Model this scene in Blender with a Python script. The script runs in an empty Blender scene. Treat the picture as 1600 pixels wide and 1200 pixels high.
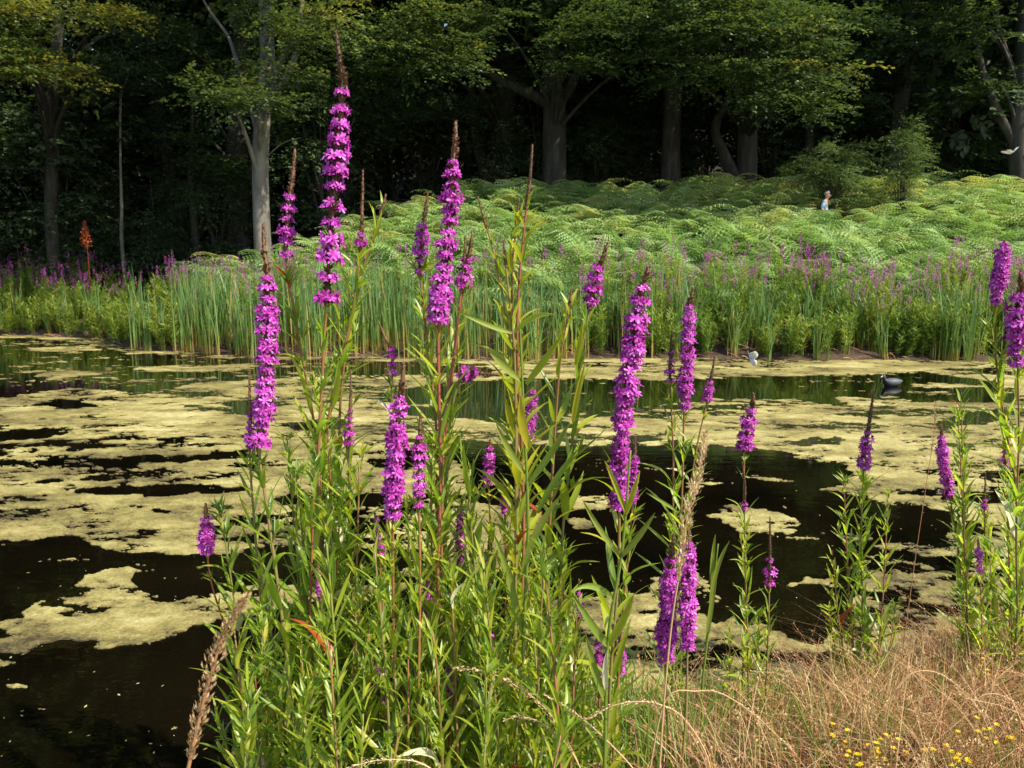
import bpy, math, random
import numpy as np
from mathutils import Vector, Matrix

random.seed(7)
rng = np.random.default_rng(11)
S = bpy.context.scene
C = S.collection
rad = math.radians

# ------------------------------------------------------------------ camera, world, sun, exposure
F, PITCH, CAMZ = 1155.0, rad(9.1), 1.75          # focal length in photo pixels (1600 wide)
cam_d = bpy.data.cameras.new('camera')
cam = bpy.data.objects.new('camera', cam_d); C.objects.link(cam)
cam_d.sensor_width = 36.0; cam_d.lens = 36.0 * F / 1600.0
cam.location = (0, 0, CAMZ); cam.rotation_euler = (rad(90) - PITCH, 0, 0)
cam_d.clip_start = 0.05; cam_d.clip_end = 400
cam_d.dof.use_dof = True; cam_d.dof.focus_distance = 2.3; cam_d.dof.aperture_fstop = 11.0
S.camera = cam

SUN = Vector((0.56, -0.36, 0.75)).normalized()
sun_el = math.asin(SUN.z); sun_az = math.atan2(SUN.x, SUN.y)
W = bpy.data.worlds.new('World'); S.world = W; W.use_nodes = True
wn = W.node_tree; bg = wn.nodes['Background']
sky = wn.nodes.new('ShaderNodeTexSky'); sky.sky_type = 'NISHITA'; sky.sun_disc = False
sky.sun_elevation = sun_el; sky.sun_rotation = sun_az
wn.links.new(sky.outputs[0], bg.inputs[0]); bg.inputs[1].default_value = 0.14
sl = bpy.data.lights.new('sun', 'SUN'); sl.energy = 4.4; sl.angle = rad(0.6); sl.color = (1.0, 0.93, 0.80)
so = bpy.data.objects.new('sun', sl); C.objects.link(so)
so.rotation_euler = SUN.to_track_quat('Z', 'Y').to_euler()
S.view_settings.view_transform = 'Standard'; S.view_settings.look = 'None'
S.view_settings.gamma = 1.0; S.view_settings.use_curve_mapping = False
S.view_settings.exposure = 1.15
S.render.engine = 'CYCLES'
S.cycles.use_denoising = True
S.cycles.max_bounces = 7; S.cycles.diffuse_bounces = 3; S.cycles.glossy_bounces = 3
S.cycles.transmission_bounces = 4; S.cycles.transparent_max_bounces = 8
S.cycles.sample_clamp_indirect = 4.0

# ------------------------------------------------------------------ projection helpers
CP, SP = math.cos(PITCH), math.sin(PITCH)
def ray(px, py):
    u = (px - 800) / F; v = (600 - py) / F
    return np.array([u, CP + v * SP, -SP + v * CP])
def at(px, py, Y):
    r = ray(px, py); s = Y / r[1]
    return np.array([r[0] * s, Y, CAMZ + r[2] * s])
def onz(px, py, z=0.0):
    r = ray(px, py); s = (z - CAMZ) / r[2]
    return np.array([r[0] * s, r[1] * s, z])

# ------------------------------------------------------------------ noise
def _h(ix, iy, seed):
    n = (ix.astype(np.int64) * 374761393 + iy.astype(np.int64) * 668265263 + seed * 974634777) & 0x7fffffff
    n = ((n ^ (n >> 13)) * 1274126177) & 0x7fffffff
    n = n ^ (n >> 16)
    return (n & 0xffff) / 65535.0
def vnoise(x, y, seed=0):
    x0 = np.floor(x); y0 = np.floor(y); fx = x - x0; fy = y - y0
    fx = fx * fx * (3 - 2 * fx); fy = fy * fy * (3 - 2 * fy)
    a = _h(x0, y0, seed); b = _h(x0 + 1, y0, seed); c = _h(x0, y0 + 1, seed); d = _h(x0 + 1, y0 + 1, seed)
    return (a + (b - a) * fx) * (1 - fy) + (c + (d - c) * fx) * fy
def fbm(x, y, oct=4, seed=0, gain=0.5):
    s = 0; a = 1; t = 0
    for o in range(oct):
        s = s + a * (vnoise(x, y, seed + o * 17) * 2 - 1); t += a; a *= gain; x = x * 2.03 + 5.1; y = y * 2.03 + 1.7
    return s / t

# ------------------------------------------------------------------ mesh building
class MB:
    def __init__(self):
        self.v = []; self.f = []; self.t = []; self.n = 0
    def add(self, verts, faces, tint=0.5):
        verts = np.asarray(verts, float).reshape(-1, 3); faces = np.asarray(faces, int)
        self.v.append(verts); self.f.append(faces + self.n)
        self.t.append(np.broadcast_to(np.asarray(tint, float), (len(verts),)).copy()); self.n += len(verts)
    def stamp(self, tpl, R, T, tint=None, tmul=1.0):
        """tpl = (verts, faces, tint); R: N,3,3 (columns = axes, scaled); T: N,3"""
        v, f, t = tpl; N = len(T); n = len(v)
        V = np.einsum('nij,kj->nki', R, v) + T[:, None, :]
        Fc = f[None] + (np.arange(N) * n)[:, None, None]
        tt = np.broadcast_to(t[None] * tmul, (N, n))
        if tint is not None: tt = tt + np.asarray(tint)[:, None]
        self.add(V.reshape(-1, 3), Fc.reshape(-1, f.shape[1]), tt.reshape(-1))
    def tube(self, pts, radii, sides=6, tint=0.5, cap=True):
        pts = np.asarray(pts, float); n = len(pts); radii = np.broadcast_to(np.asarray(radii, float), (n,))
        d = np.gradient(pts, axis=0); d /= np.linalg.norm(d, axis=1)[:, None] + 1e-9
        ref = np.array([0.0, 0, 1]) if abs(d[0][2]) < 0.9 else np.array([1.0, 0, 0])
        V = []
        a = np.arange(sides) * 2 * np.pi / sides
        for i in range(n):
            ref = ref - d[i] * np.dot(ref, d[i]); ref /= np.linalg.norm(ref) + 1e-9
            b = np.cross(d[i], ref)
            V.append(pts[i] + radii[i] * (np.cos(a)[:, None] * ref + np.sin(a)[:, None] * b))
        V = np.concatenate(V)
        q = []
        for i in range(n - 1):
            for k in range(sides):
                k2 = (k + 1) % sides
                q.append((i * sides + k, i * sides + k2, (i + 1) * sides + k2, (i + 1) * sides + k))
        t = np.repeat(np.broadcast_to(np.asarray(tint, float), (n,)), sides)
        self.add(V, q, t)
        if cap:
            c0 = self.n; self.add([pts[-1] + d[-1] * radii[-1] * 0.6], np.zeros((0, 3), int), t[-1])
            base = c0 - sides
            self.f.append(np.array([(base + k, base + (k + 1) % sides, c0) for k in range(sides)]))
    def mesh(self, name, mat, smooth=True):
        V = np.concatenate(self.v); T = np.concatenate(self.t)
        fs = [f for f in self.f if len(f)]
        m = bpy.data.meshes.new(name)
        nl = sum(f.size for f in fs); nf = sum(len(f) for f in fs)
        m.vertices.add(len(V)); m.loops.add(nl); m.polygons.add(nf)
        m.vertices.foreach_set('co', V.ravel())
        m.loops.foreach_set('vertex_index', np.concatenate([f.ravel() for f in fs]).astype(np.int32))
        st = []; o = 0
        for f in fs:
            st.append(o + np.arange(len(f)) * f.shape[1]); o += f.size
        m.polygons.foreach_set('loop_start', np.concatenate(st).astype(np.int32))
        m.update(calc_edges=True)
        at_ = m.attributes.new('tint', 'FLOAT', 'POINT'); at_.data.foreach_set('value', T.astype(np.float32))
        if smooth: m.polygons.foreach_set('use_smooth', np.ones(nf, bool))
        m.materials.append(mat)
        return m

def obj(name, data, parent=None, loc=None, mtx=None):
    o = bpy.data.objects.new(name, data); C.objects.link(o)
    if parent is not None: o.parent = parent
    if mtx is not None: o.matrix_local = mtx
    elif loc is not None: o.location = loc
    return o
def thing(name, label, cat, loc=(0, 0, 0), group=None, data=None):
    o = bpy.data.objects.new(name, data); C.objects.link(o); o.location = loc
    if data is None: o.empty_display_size = 0.1
    o['label'] = label; o['category'] = cat
    if group: o['group'] = group
    return o
def struct(name, mesh):
    o = obj(name, mesh); o['kind'] = 'structure'; return o
def stuff(name, mesh, label, cat):
    o = obj(name, mesh); o['kind'] = 'stuff'; o['label'] = label; o['category'] = cat; return o
def copy_tree(src, loc, rz, sc, label=None):
    r = src.copy(); C.objects.link(r); r.location = loc; r.rotation_euler = (0, 0, rz)
    r.scale = (sc, sc, sc)
    if label: r['label'] = label
    for ch in list(src.children):
        c = ch.copy(); C.objects.link(c); c.parent = r
    return r

def basis(dirs, ups, scale):
    """rotation matrices with X=dir, Z≈up, all scaled; inputs N,3"""
    X = dirs / (np.linalg.norm(dirs, axis=1)[:, None] + 1e-9)
    Y = np.cross(ups, X); Y /= np.linalg.norm(Y, axis=1)[:, None] + 1e-9
    Z = np.cross(X, Y)
    return np.stack([X, Y, Z], axis=2) * np.asarray(scale).reshape(-1, 1, 1)
def mat4(x, up, loc, s):
    x = Vector(x).normalized(); y = Vector(up).cross(x)
    if y.length < 1e-4: y = Vector((0, 1, 0)).cross(x)
    y.normalize(); z = x.cross(y)
    M = Matrix((x, y, z)).transposed().to_4x4()
    if isinstance(s, (int, float)): s = (s, s, s)
    M = M @ Matrix.Diagonal((s[0], s[1], s[2], 1)); M.translation = Vector(loc)
    return M
def rnd_unit(n):
    v = rng.normal(size=(n, 3)); return v / np.linalg.norm(v, axis=1)[:, None]

# ------------------------------------------------------------------ materials
def new_mat(name):
    m = bpy.data.materials.new(name); m.use_nodes = True
    nt = m.node_tree; nt.nodes.clear()
    out = nt.nodes.new('ShaderNodeOutputMaterial')
    return m, nt, out
def ramp(nt, fac, stops):
    r = nt.nodes.new('ShaderNodeValToRGB')
    e = r.color_ramp.elements
    while len(e) > len(stops): e.remove(e[-1])
    while len(e) < len(stops): e.new(0.5)
    for k, (p, c) in enumerate(stops):
        e[k].position = p; e[k].color = (*c, 1)
    nt.links.new(fac, r.inputs[0]); return r.outputs[0]
def tint_fac(nt, obj_rand=0.0, noise=0.0, nscale=20.0):
    a = nt.nodes.new('ShaderNodeAttribute'); a.attribute_name = 'tint'; f = a.outputs['Fac']
    def madd(x, mul, addv, other=None):
        n = nt.nodes.new('ShaderNodeMath'); n.operation = 'MULTIPLY_ADD'
        nt.links.new(x, n.inputs[0]); n.inputs[1].default_value = mul
        if other is not None: nt.links.new(other, n.inputs[2])
        else: n.inputs[2].default_value = addv
        return n.outputs[0]
    if obj_rand:
        oi = nt.nodes.new('ShaderNodeObjectInfo')
        c = madd(oi.outputs['Random'], obj_rand, -obj_rand / 2)
        f = madd(f, 1.0, 0, c)
    if noise:
        tc = nt.nodes.new('ShaderNodeTexCoord')
        nz = nt.nodes.new('ShaderNodeTexNoise'); nz.inputs['Scale'].default_value = nscale; nz.inputs['Detail'].default_value = 4
        nt.links.new(tc.outputs['Object'], nz.inputs['Vector'])
        c = madd(nz.outputs[0], noise, -noise / 2)
        f = madd(f, 1.0, 0, c)
    return f
def foliage(name, stops, transl=0.35, rough=0.5, obj_rand=0.0, noise=0.0, nscale=20.0, spec=0.35, tcol=1.3):
    m, nt, out = new_mat(name)
    col = ramp(nt, tint_fac(nt, obj_rand, noise, nscale), stops)
    p = nt.nodes.new('ShaderNodeBsdfPrincipled'); p.inputs['Roughness'].default_value = rough
    p.inputs['Specular IOR Level'].default_value = spec
    nt.links.new(col, p.inputs['Base Color'])
    if transl > 0:
        t = nt.nodes.new('ShaderNodeBsdfTranslucent')
        mx = nt.nodes.new('ShaderNodeMix'); mx.data_type = 'RGBA'; mx.blend_type = 'MULTIPLY'; mx.inputs[0].default_value = 1.0
        nt.links.new(col, mx.inputs[6]); mx.inputs[7].default_value = (tcol, tcol * 1.05, tcol * 0.55, 1)
        nt.links.new(mx.outputs[2], t.inputs['Color'])
        ms = nt.nodes.new('ShaderNodeMixShader'); ms.inputs[0].default_value = transl
        nt.links.new(p.outputs[0], ms.inputs[1]); nt.links.new(t.outputs[0], ms.inputs[2])
        nt.links.new(ms.outputs[0], out.inputs[0])
    else: nt.links.new(p.outputs[0], out.inputs[0])
    return m
def noisy(name, stops, scale=(4, 4, 4), detail=6, rough=0.85, bump=0.0, bscale=40, spec=0.2):
    m, nt, out = new_mat(name)
    tc = nt.nodes.new('ShaderNodeTexCoord'); mp = nt.nodes.new('ShaderNodeMapping'); mp.inputs['Scale'].default_value = scale
    nt.links.new(tc.outputs['Object'], mp.inputs[0])
    nz = nt.nodes.new('ShaderNodeTexNoise'); nz.inputs['Scale'].default_value = 1.0; nz.inputs['Detail'].default_value = detail
    nz.inputs['Roughness'].default_value = 0.65
    nt.links.new(mp.outputs[0], nz.inputs['Vector'])
    p = nt.nodes.new('ShaderNodeBsdfPrincipled'); p.inputs['Roughness'].default_value = rough
    p.inputs['Specular IOR Level'].default_value = spec
    nt.links.new(ramp(nt, nz.outputs[0], stops), p.inputs['Base Color'])
    if bump:
        n2 = nt.nodes.new('ShaderNodeTexNoise'); n2.inputs['Scale'].default_value = bscale; n2.inputs['Detail'].default_value = 5
        nt.links.new(tc.outputs['Object'], n2.inputs['Vector'])
        b = nt.nodes.new('ShaderNodeBump'); b.inputs['Strength'].default_value = bump; b.inputs['Distance'].default_value = 0.02
        nt.links.new(n2.outputs[0], b.inputs['Height']); nt.links.new(b.outputs[0], p.inputs['Normal'])
    nt.links.new(p.outputs[0], out.inputs[0])
    return m

M = {}
M['soil'] = noisy('soil', [(0.3, (0.022, 0.014, 0.009)), (0.5, (0.05, 0.032, 0.02)), (0.7, (0.10, 0.068, 0.042))], (3, 3, 3), 8, 0.95, 0.6, 30)
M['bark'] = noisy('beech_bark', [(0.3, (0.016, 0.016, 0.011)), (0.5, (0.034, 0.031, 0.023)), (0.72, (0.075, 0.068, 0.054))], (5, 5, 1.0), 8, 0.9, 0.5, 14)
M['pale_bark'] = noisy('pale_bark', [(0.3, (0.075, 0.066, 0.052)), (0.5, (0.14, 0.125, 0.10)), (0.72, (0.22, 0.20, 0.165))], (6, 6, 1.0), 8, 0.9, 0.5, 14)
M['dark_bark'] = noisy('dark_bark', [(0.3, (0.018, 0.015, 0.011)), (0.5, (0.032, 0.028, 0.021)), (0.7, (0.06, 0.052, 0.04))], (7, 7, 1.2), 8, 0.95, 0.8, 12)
M['beech'] = foliage('beech_leaf', [(0.0, (0.028, 0.052, 0.020)), (0.5, (0.066, 0.102, 0.032)), (0.85, (0.14, 0.165, 0.04)), (1.0, (0.26, 0.22, 0.035))], 0.38, 0.42)
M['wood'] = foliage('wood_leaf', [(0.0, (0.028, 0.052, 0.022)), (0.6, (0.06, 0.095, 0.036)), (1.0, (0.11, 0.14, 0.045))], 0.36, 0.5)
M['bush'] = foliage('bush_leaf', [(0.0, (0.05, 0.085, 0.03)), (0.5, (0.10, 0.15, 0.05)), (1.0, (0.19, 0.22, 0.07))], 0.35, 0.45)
M['fern'] = foliage('fern_frond', [(0.0, (0.09, 0.17, 0.045)), (0.42, (0.24, 0.36, 0.115)), (0.75, (0.34, 0.44, 0.165)), (1.0, (0.46, 0.43, 0.14))], 0.35, 0.5, obj_rand=0.36)
M['bank_leaf'] = foliage('bank_leaf', [(0.0, (0.07, 0.125, 0.018)), (0.5, (0.17, 0.25, 0.035)), (1.0, (0.33, 0.34, 0.055))], 0.45, 0.5, obj_rand=0.6)
M['far_petal'] = foliage('far_petal', [(0.0, (0.25, 0.032, 0.18)), (0.6, (0.44, 0.08, 0.35)), (1.0, (0.54, 0.18, 0.43))], 0.25, 0.6, obj_rand=0.5)
M['cattail'] = foliage('cattail_blade', [(0.0, (0.34, 0.22, 0.06)), (0.10, (0.28, 0.22, 0.05)), (0.24, (0.14, 0.22, 0.04)), (1.0, (0.105, 0.195, 0.07))], 0.3, 0.45, obj_rand=0.12)
M['dry'] = foliage('dry_grass', [(0.0, (0.17, 0.062, 0.026)), (0.45, (0.43, 0.222, 0.095)), (1.0, (0.66, 0.48, 0.25))], 0.25, 0.6)
M['seed'] = foliage('seed_head', [(0.0, (0.20, 0.11, 0.05)), (0.5, (0.42, 0.27, 0.13)), (1.0, (0.66, 0.50, 0.29))], 0.2, 0.7)
M['green_grass'] = foliage('green_grass', [(0.0, (0.06, 0.13, 0.02)), (0.5, (0.15, 0.23, 0.03)), (1.0, (0.32, 0.32, 0.06))], 0.4, 0.45)
M['leaf'] = foliage('loosestrife_leaf', [(0.0, (0.07, 0.135, 0.022)), (0.4, (0.165, 0.245, 0.026)), (0.72, (0.26, 0.32, 0.03)), (1.0, (0.40, 0.39, 0.045))], 0.5, 0.38, obj_rand=0.7, noise=0.15, nscale=6, spec=0.5, tcol=1.9)
M['yellow_leaf'] = foliage('yellow_leaf', [(0.0, (0.19, 0.27, 0.02)), (0.6, (0.30, 0.35, 0.025)), (1.0, (0.44, 0.37, 0.03))], 0.45, 0.38, obj_rand=0.6, noise=0.3, nscale=5, spec=0.5)
M['red_leaf'] = foliage('red_leaf', [(0.0, (0.20, 0.03, 0.01)), (1.0, (0.38, 0.085, 0.025))], 0.35, 0.4, obj_rand=0.5)
M['pale_leaf'] = foliage('withered_leaf', [(0.0, (0.45, 0.42, 0.24)), (1.0, (0.62, 0.58, 0.38))], 0.3, 0.6, obj_rand=0.5)
M['stem'] = foliage('loosestrife_stem', [(0.0, (0.15, 0.19, 0.03)), (0.45, (0.17, 0.13, 0.04)), (1.0, (0.24, 0.055, 0.035))], 0.0, 0.5, obj_rand=0.5)
M['bud'] = foliage('bud', [(0.0, (0.06, 0.05, 0.02)), (0.4, (0.16, 0.085, 0.04)), (0.75, (0.22, 0.055, 0.05)), (1.0, (0.30, 0.22, 0.09))], 0.1, 0.6, obj_rand=0.3)
M['petal'] = foliage('petal', [(0.0, (0.22, 0.012, 0.13)), (0.35, (0.43, 0.036, 0.34)), (0.75, (0.57, 0.095, 0.50)), (1.0, (0.68, 0.27, 0.60))], 0.35, 0.55, obj_rand=0.3, tcol=1.25)
# translucent light through the petals keeps their own colour
for n in M['petal'].node_tree.nodes:
    if n.type == 'MIX': n.inputs[7].default_value = (1.2, 1.0, 1.2, 1)
for n in M['far_petal'].node_tree.nodes:
    if n.type == 'MIX': n.inputs[7].default_value = (1.1, 1.0, 1.1, 1)
M['yellow_petal'] = foliage('yellow_petal', [(0.0, (0.60, 0.32, 0.005)), (1.0, (0.80, 0.55, 0.01))], 0.2, 0.5)

def mat_plain(name, col, rough=0.6, spec=0.3):
    return noisy(name, [(0.35, tuple(c * 0.82 for c in col)), (0.65, col)], (60, 60, 60), 3, rough, 0, 0, spec)

# algae
def mat_algae():
    m, nt, out = new_mat('algae')
    tc = nt.nodes.new('ShaderNodeTexCoord')
    n1 = nt.nodes.new('ShaderNodeTexNoise'); n1.inputs['Scale'].default_value = 60; n1.inputs['Detail'].default_value = 8; n1.inputs['Roughness'].default_value = 0.75
    nt.links.new(tc.outputs['Object'], n1.inputs['Vector'])
    f = nt.nodes.new('ShaderNodeAttribute'); f.attribute_name = 'tint'
    md = nt.nodes.new('ShaderNodeMath'); md.operation = 'MULTIPLY_ADD'; md.inputs[1].default_value = 1.5; md.inputs[2].default_value = -0.75
    nt.links.new(n1.outputs[0], md.inputs[0])
    ad = nt.nodes.new('ShaderNodeMath'); ad.operation = 'ADD'
    nt.links.new(f.outputs['Fac'], ad.inputs[0]); nt.links.new(md.outputs[0], ad.inputs[1])
    col = ramp(nt, ad.outputs[0], [(0.0, (0.035, 0.027, 0.010)), (0.22, (0.10, 0.080, 0.026)), (0.42, (0.16, 0.133, 0.040)), (0.65, (0.25, 0.212, 0.070)), (1.0, (0.40, 0.35, 0.16))])
    p = nt.nodes.new('ShaderNodeBsdfPrincipled'); p.inputs['Roughness'].default_value = 0.75; p.inputs['Specular IOR Level'].default_value = 0.25
    nt.links.new(col, p.inputs['Base Color'])
    b = nt.nodes.new('ShaderNodeBump'); b.inputs['Strength'].default_value = 0.5; b.inputs['Distance'].default_value = 0.01
    nt.links.new(n1.outputs[0], b.inputs['Height']); nt.links.new(b.outputs[0], p.inputs['Normal'])
    nt.links.new(p.outputs[0], out.inputs[0]); return m
M['algae'] = mat_algae()
def mat_water():
    m, nt, out = new_mat('pond_water')
    tc = nt.nodes.new('ShaderNodeTexCoord')
    mp = nt.nodes.new('ShaderNodeMapping'); mp.inputs['Scale'].default_value = (1.3, 2.6, 1)
    nt.links.new(tc.outputs['Object'], mp.inputs[0])
    nz = nt.nodes.new('ShaderNodeTexNoise'); nz.inputs['Scale'].default_value = 3.0; nz.inputs['Detail'].default_value = 3
    nt.links.new(mp.outputs[0], nz.inputs['Vector'])
    b = nt.nodes.new('ShaderNodeBump'); b.inputs['Strength'].default_value = 0.028; b.inputs['Distance'].default_value = 0.05
    nt.links.new(nz.outputs[0], b.inputs['Height'])
    n2 = nt.nodes.new('ShaderNodeTexNoise'); n2.inputs['Scale'].default_value = 0.9; n2.inputs['Detail'].default_value = 6
    nt.links.new(tc.outputs['Object'], n2.inputs['Vector'])
    p = nt.nodes.new('ShaderNodeBsdfPrincipled'); p.inputs['Roughness'].default_value = 0.015; p.inputs['IOR'].default_value = 1.333
    nt.links.new(ramp(nt, n2.outputs[0], [(0.35, (0.0012, 0.001, 0.0006)), (0.7, (0.005, 0.0036, 0.0014))]), p.inputs['Base Color'])
    nt.links.new(b.outputs[0], p.inputs['Normal'])
    nt.links.new(p.outputs[0], out.inputs[0]); return m
M['water'] = mat_water()

# ------------------------------------------------------------------ terrain
near_px = [(-500, 1330), (0, 1300), (330, 1300), (470, 1265), (560, 1225), (700, 1180), (850, 1120), (1000, 1085), (1250, 1075), (1430, 1012), (1600, 945), (1900, 880), (2600, 800)]
far_px = [(-900, 512), (0, 522), (150, 530), (215, 546), (380, 556), (760, 562), (1050, 560), (1600, 566), (2400, 572)]
NEAR = np.array([onz(*p) for p in near_px]); FAR = np.array([onz(*p) for p in far_px])
def y_near(x): return np.interp(x, NEAR[:, 0], NEAR[:, 1]) + 0.06 * fbm(np.asarray(x) * 2.2, np.asarray(x) * 0 + 3, 3, 5)
def y_far(x): return np.interp(x, FAR[:, 0], FAR[:, 1]) + 0.22 * fbm(np.asarray(x) * 0.7, np.asarray(x) * 0 + 9, 3, 6)
def ground_z(x, y):
    x = np.asarray(x, float); y = np.asarray(y, float)
    dn = y_near(x) - y; df = y - y_far(x)
    zn = 0.02 + 0.33 * np.clip(dn, 0, 1.3) + 0.03 * fbm(x * 3, y * 3, 3, 1) * np.clip(dn * 3, 0, 1)
    side = 1 / (1 + np.exp(-(x / np.maximum(y, 4) + 0.24) * 14))          # 0 left, 1 right: the hill on the right
    prof_r = np.interp(df, [0, 0.5, 1.2, 2.5, 5.5, 9, 13, 20, 40, 60, 90], [0, 0.22, 0.42, 0.8, 2.0, 3.45, 4.2, 4.6, 6, 13, 30])
    prof_l = np.interp(df, [0, 0.5, 1.2, 3, 6, 10, 20, 40, 60, 90], [0, 0.2, 0.35, 0.6, 1.3, 1.9, 2.6, 5, 13, 30])
    zf = prof_l + (prof_r - prof_l) * side + (0.05 * fbm(x * 2, y * 2, 3, 3) + 0.15 * fbm(x * 0.4, y * 0.4, 2, 4)) * np.clip(df, 0, 1)
    pond = -0.5 * np.clip(np.minimum(-dn, -df) / 0.7, 0, 1)
    return np.where(dn > 0, zn, np.where(df > 0, zf, pond))
def gz(x, y): return float(ground_z(np.array([x]), np.array([y]))[0])

ys = np.concatenate([np.linspace(-6, 0.5, 8), np.linspace(0.8, 5, 90), np.linspace(5.3, 12.5, 14), np.linspace(12.7, 30, 130), np.linspace(31, 110, 40)])
us = np.linspace(-1, 1, 260)
Yg, Ug = np.meshgrid(ys, us, indexing='ij')
Xg = Ug * (6 + np.maximum(Yg, 0) * 1.35)
Zg = ground_z(Xg, Yg)
ni, nj = Xg.shape
idx = np.arange(ni * nj).reshape(ni, nj)
mb = MB(); mb.add(np.stack([Xg, Yg, Zg], -1), np.stack([idx[:-1, :-1], idx[:-1, 1:], idx[1:, 1:], idx[1:, :-1]], -1).reshape(-1, 4))
struct('ground', mb.mesh('ground', M['soil']))
mb = MB(); mb.add([(-34, 0.9, 0), (34, 0.9, 0), (34, 24, 0), (-34, 24, 0)], [(0, 1, 2, 3)])
struct('pond_water', mb.mesh('pond_water', M['water'], False))

# ------------------------------------------------------------------ floating algae
def inpoly(x, y, poly):
    r = np.zeros(x.shape, bool); n = len(poly)
    for i in range(n):
        x1, y1 = poly[i]; x2, y2 = poly[(i + 1) % n]
        if y1 == y2: continue
        c = ((y1 > y) != (y2 > y)) & (x < (x2 - x1) * (y - y1) / (y2 - y1) + x1)
        r ^= c
    return r
OPEN = [   # open water, (outline in photo pixels laid on the water plane, how open it is)
 ([(-500, 850), (0, 848), (104, 850), (167, 860), (270, 868), (375, 860), (520, 850), (640, 860), (640, 905), (417, 910), (292, 933), (208, 917), (179, 898), (117, 904), (60, 930), (12, 967), (0, 1000), (-500, 1030)], 1.0),
 ([(-500, 1070), (0, 1029), (75, 1004), (179, 1010), (292, 989), (312, 977), (400, 952), (600, 930), (720, 900), (850, 860), (868, 940), (840, 1000), (700, 1110), (480, 1140), (362, 1150), (352, 1185), (340, 1230), (190, 1215), (0, 1260), (-500, 1300)], 1.0),
 ([(650, 668), (720, 690), (850, 695), (960, 700), (1060, 694), (1190, 702), (1250, 718), (1330, 732), (1300, 768), (1400, 786), (1500, 800), (1480, 850), (1400, 848), (1310, 834), (1200, 797), (1090, 797), (1160, 832), (1305, 842), (1310, 868), (1400, 880), (1330, 930), (1290, 940), (1250, 1000), (1180, 978), (1140, 960), (1110, 925), (1000, 925), (870, 935), (800, 900), (860, 800), (760, 790), (740, 740)], 1.0),
 ([(1090, 925), (1160, 935), (1120, 975), (1085, 960)], 0.8),
 ([(600, 612), (730, 596), (830, 592), (1030, 594), (1270, 587), (1450, 583), (1530, 592), (1560, 600), (1565, 622), (1440, 626), (1380, 622), (1290, 632), (1230, 622), (1120, 624), (960, 640), (860, 652), (960, 665), (820, 676), (740, 655), (640, 650)], 0.85),
 ([(-500, 500), (0, 524), (120, 536), (215, 552), (380, 562), (640, 566), (760, 568), (760, 582), (560, 590), (420, 592), (330, 596), (240, 612), (100, 606), (0, 622), (-500, 625)], 0.62),
 ([(-500, 664), (0, 668), (60, 672), (110, 678), (60, 688), (0, 690), (-500, 692)], 1.0), ([(-500, 700), (0, 702), (14, 708), (0, 712), (-500, 715)], 1.0),
 ([(140, 722), (200, 713), (300, 712), (390, 702), (390, 712), (300, 722), (190, 726)], 1.0),
 ([(90, 762), (190, 764), (260, 762), (390, 758), (390, 768), (260, 776), (150, 774)], 1.0),
 ([(0, 772), (80, 778), (70, 786), (0, 792)], 0.8), ([(60, 842), (110, 846), (100, 854), (30, 850)], 0.9),
 ([(60, 630), (120, 626), (150, 634), (100, 638)], 0.9), ([(350, 630), (420, 628), (440, 645), (380, 648)], 0.6),
 ([(1225, 688), (1310, 684), (1320, 694), (1250, 698)], 1.0), ([(1440, 660), (1560, 640), (1570, 655), (1470, 672)], 0.8),
 ([(1395, 868), (1480, 875), (1482, 892), (1400, 885)], 1.0), ([(1400, 905), (1450, 910), (1440, 920), (1405, 918)], 1.0),
 ([(1260, 925), (1330, 930), (1320, 960), (1260, 1000), (1190, 985)], 1.0), ([(1480, 770), (1600, 775), (1600, 790), (1500, 790)], 0.7),
 ([(430, 660), (520, 655), (560, 668), (470, 675)], 0.7), ([(560, 715), (700, 705), (720, 722), (600, 735)], 0.8),
 ([(430, 778), (600, 770), (620, 790), (480, 800)], 0.7),
]
COVER = [  # algae lying in the open water
 [(200, 576), (280, 570), (390, 568), (395, 578), (300, 584), (220, 580)], [(40, 545), (120, 541), (170, 546), (100, 551), (45, 550)], [(50, 584), (120, 580), (170, 586), (110, 590), (55, 589)],
 [(180, 549), (300, 546), (390, 552), (300, 556), (200, 554)], [(-200, 525), (20, 523), (40, 528), (-100, 532)], [(25, 566), (100, 564), (110, 568), (40, 570)],
 [(1410, 602), (1460, 598), (1540, 602), (1520, 607), (1430, 606)], [(1400, 612), (1470, 610), (1520, 614), (1450, 618)], [(1300, 621), (1400, 620), (1400, 626), (1310, 628)],
 [(715, 682), (800, 674), (950, 684), (960, 692), (800, 690)], [(1090, 797), (1200, 796), (1310, 834), (1240, 836), (1150, 830)], [(890, 645), (960, 650), (960, 664), (880, 660)],
 [(1130, 790), (1220, 792), (1240, 795), (1140, 797)], [(1240, 900), (1290, 902), (1270, 910), (1240, 908)], [(890, 775), (960, 772), (965, 800), (900, 800)],
 [(880, 812), (930, 812), (940, 822), (890, 824)], [(0, 1078), (30, 1080), (28, 1086), (0, 1086)], [(-40, 1040), (10, 1040), (20, 1050), (-40, 1055)],
 [(1320, 874), (1400, 872), (1500, 900), (1500, 1010), (1340, 1000), (1335, 935)], [(1000, 905), (1090, 880), (1110, 930), (1010, 930)],
]
def wpoly(p): return [tuple(onz(*q)[:2]) for q in p]
rows = np.concatenate([np.linspace(514, 700, 300), np.linspace(700.6, 1320, 420)])
cols = np.linspace(-420, 2020, 1000)
PX, PY = np.meshgrid(cols, rows)
u = (PX - 800) / F; v = (600 - PY) / F
s = -CAMZ / (-SP + v * CP)
X = u * s; Y = (CP + v * SP) * s
wx = X + 0.14 * fbm(X * 2.2, Y * 2.2, 4, 21) + 0.09 * fbm(X * 9, Y * 14, 4, 22)
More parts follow.
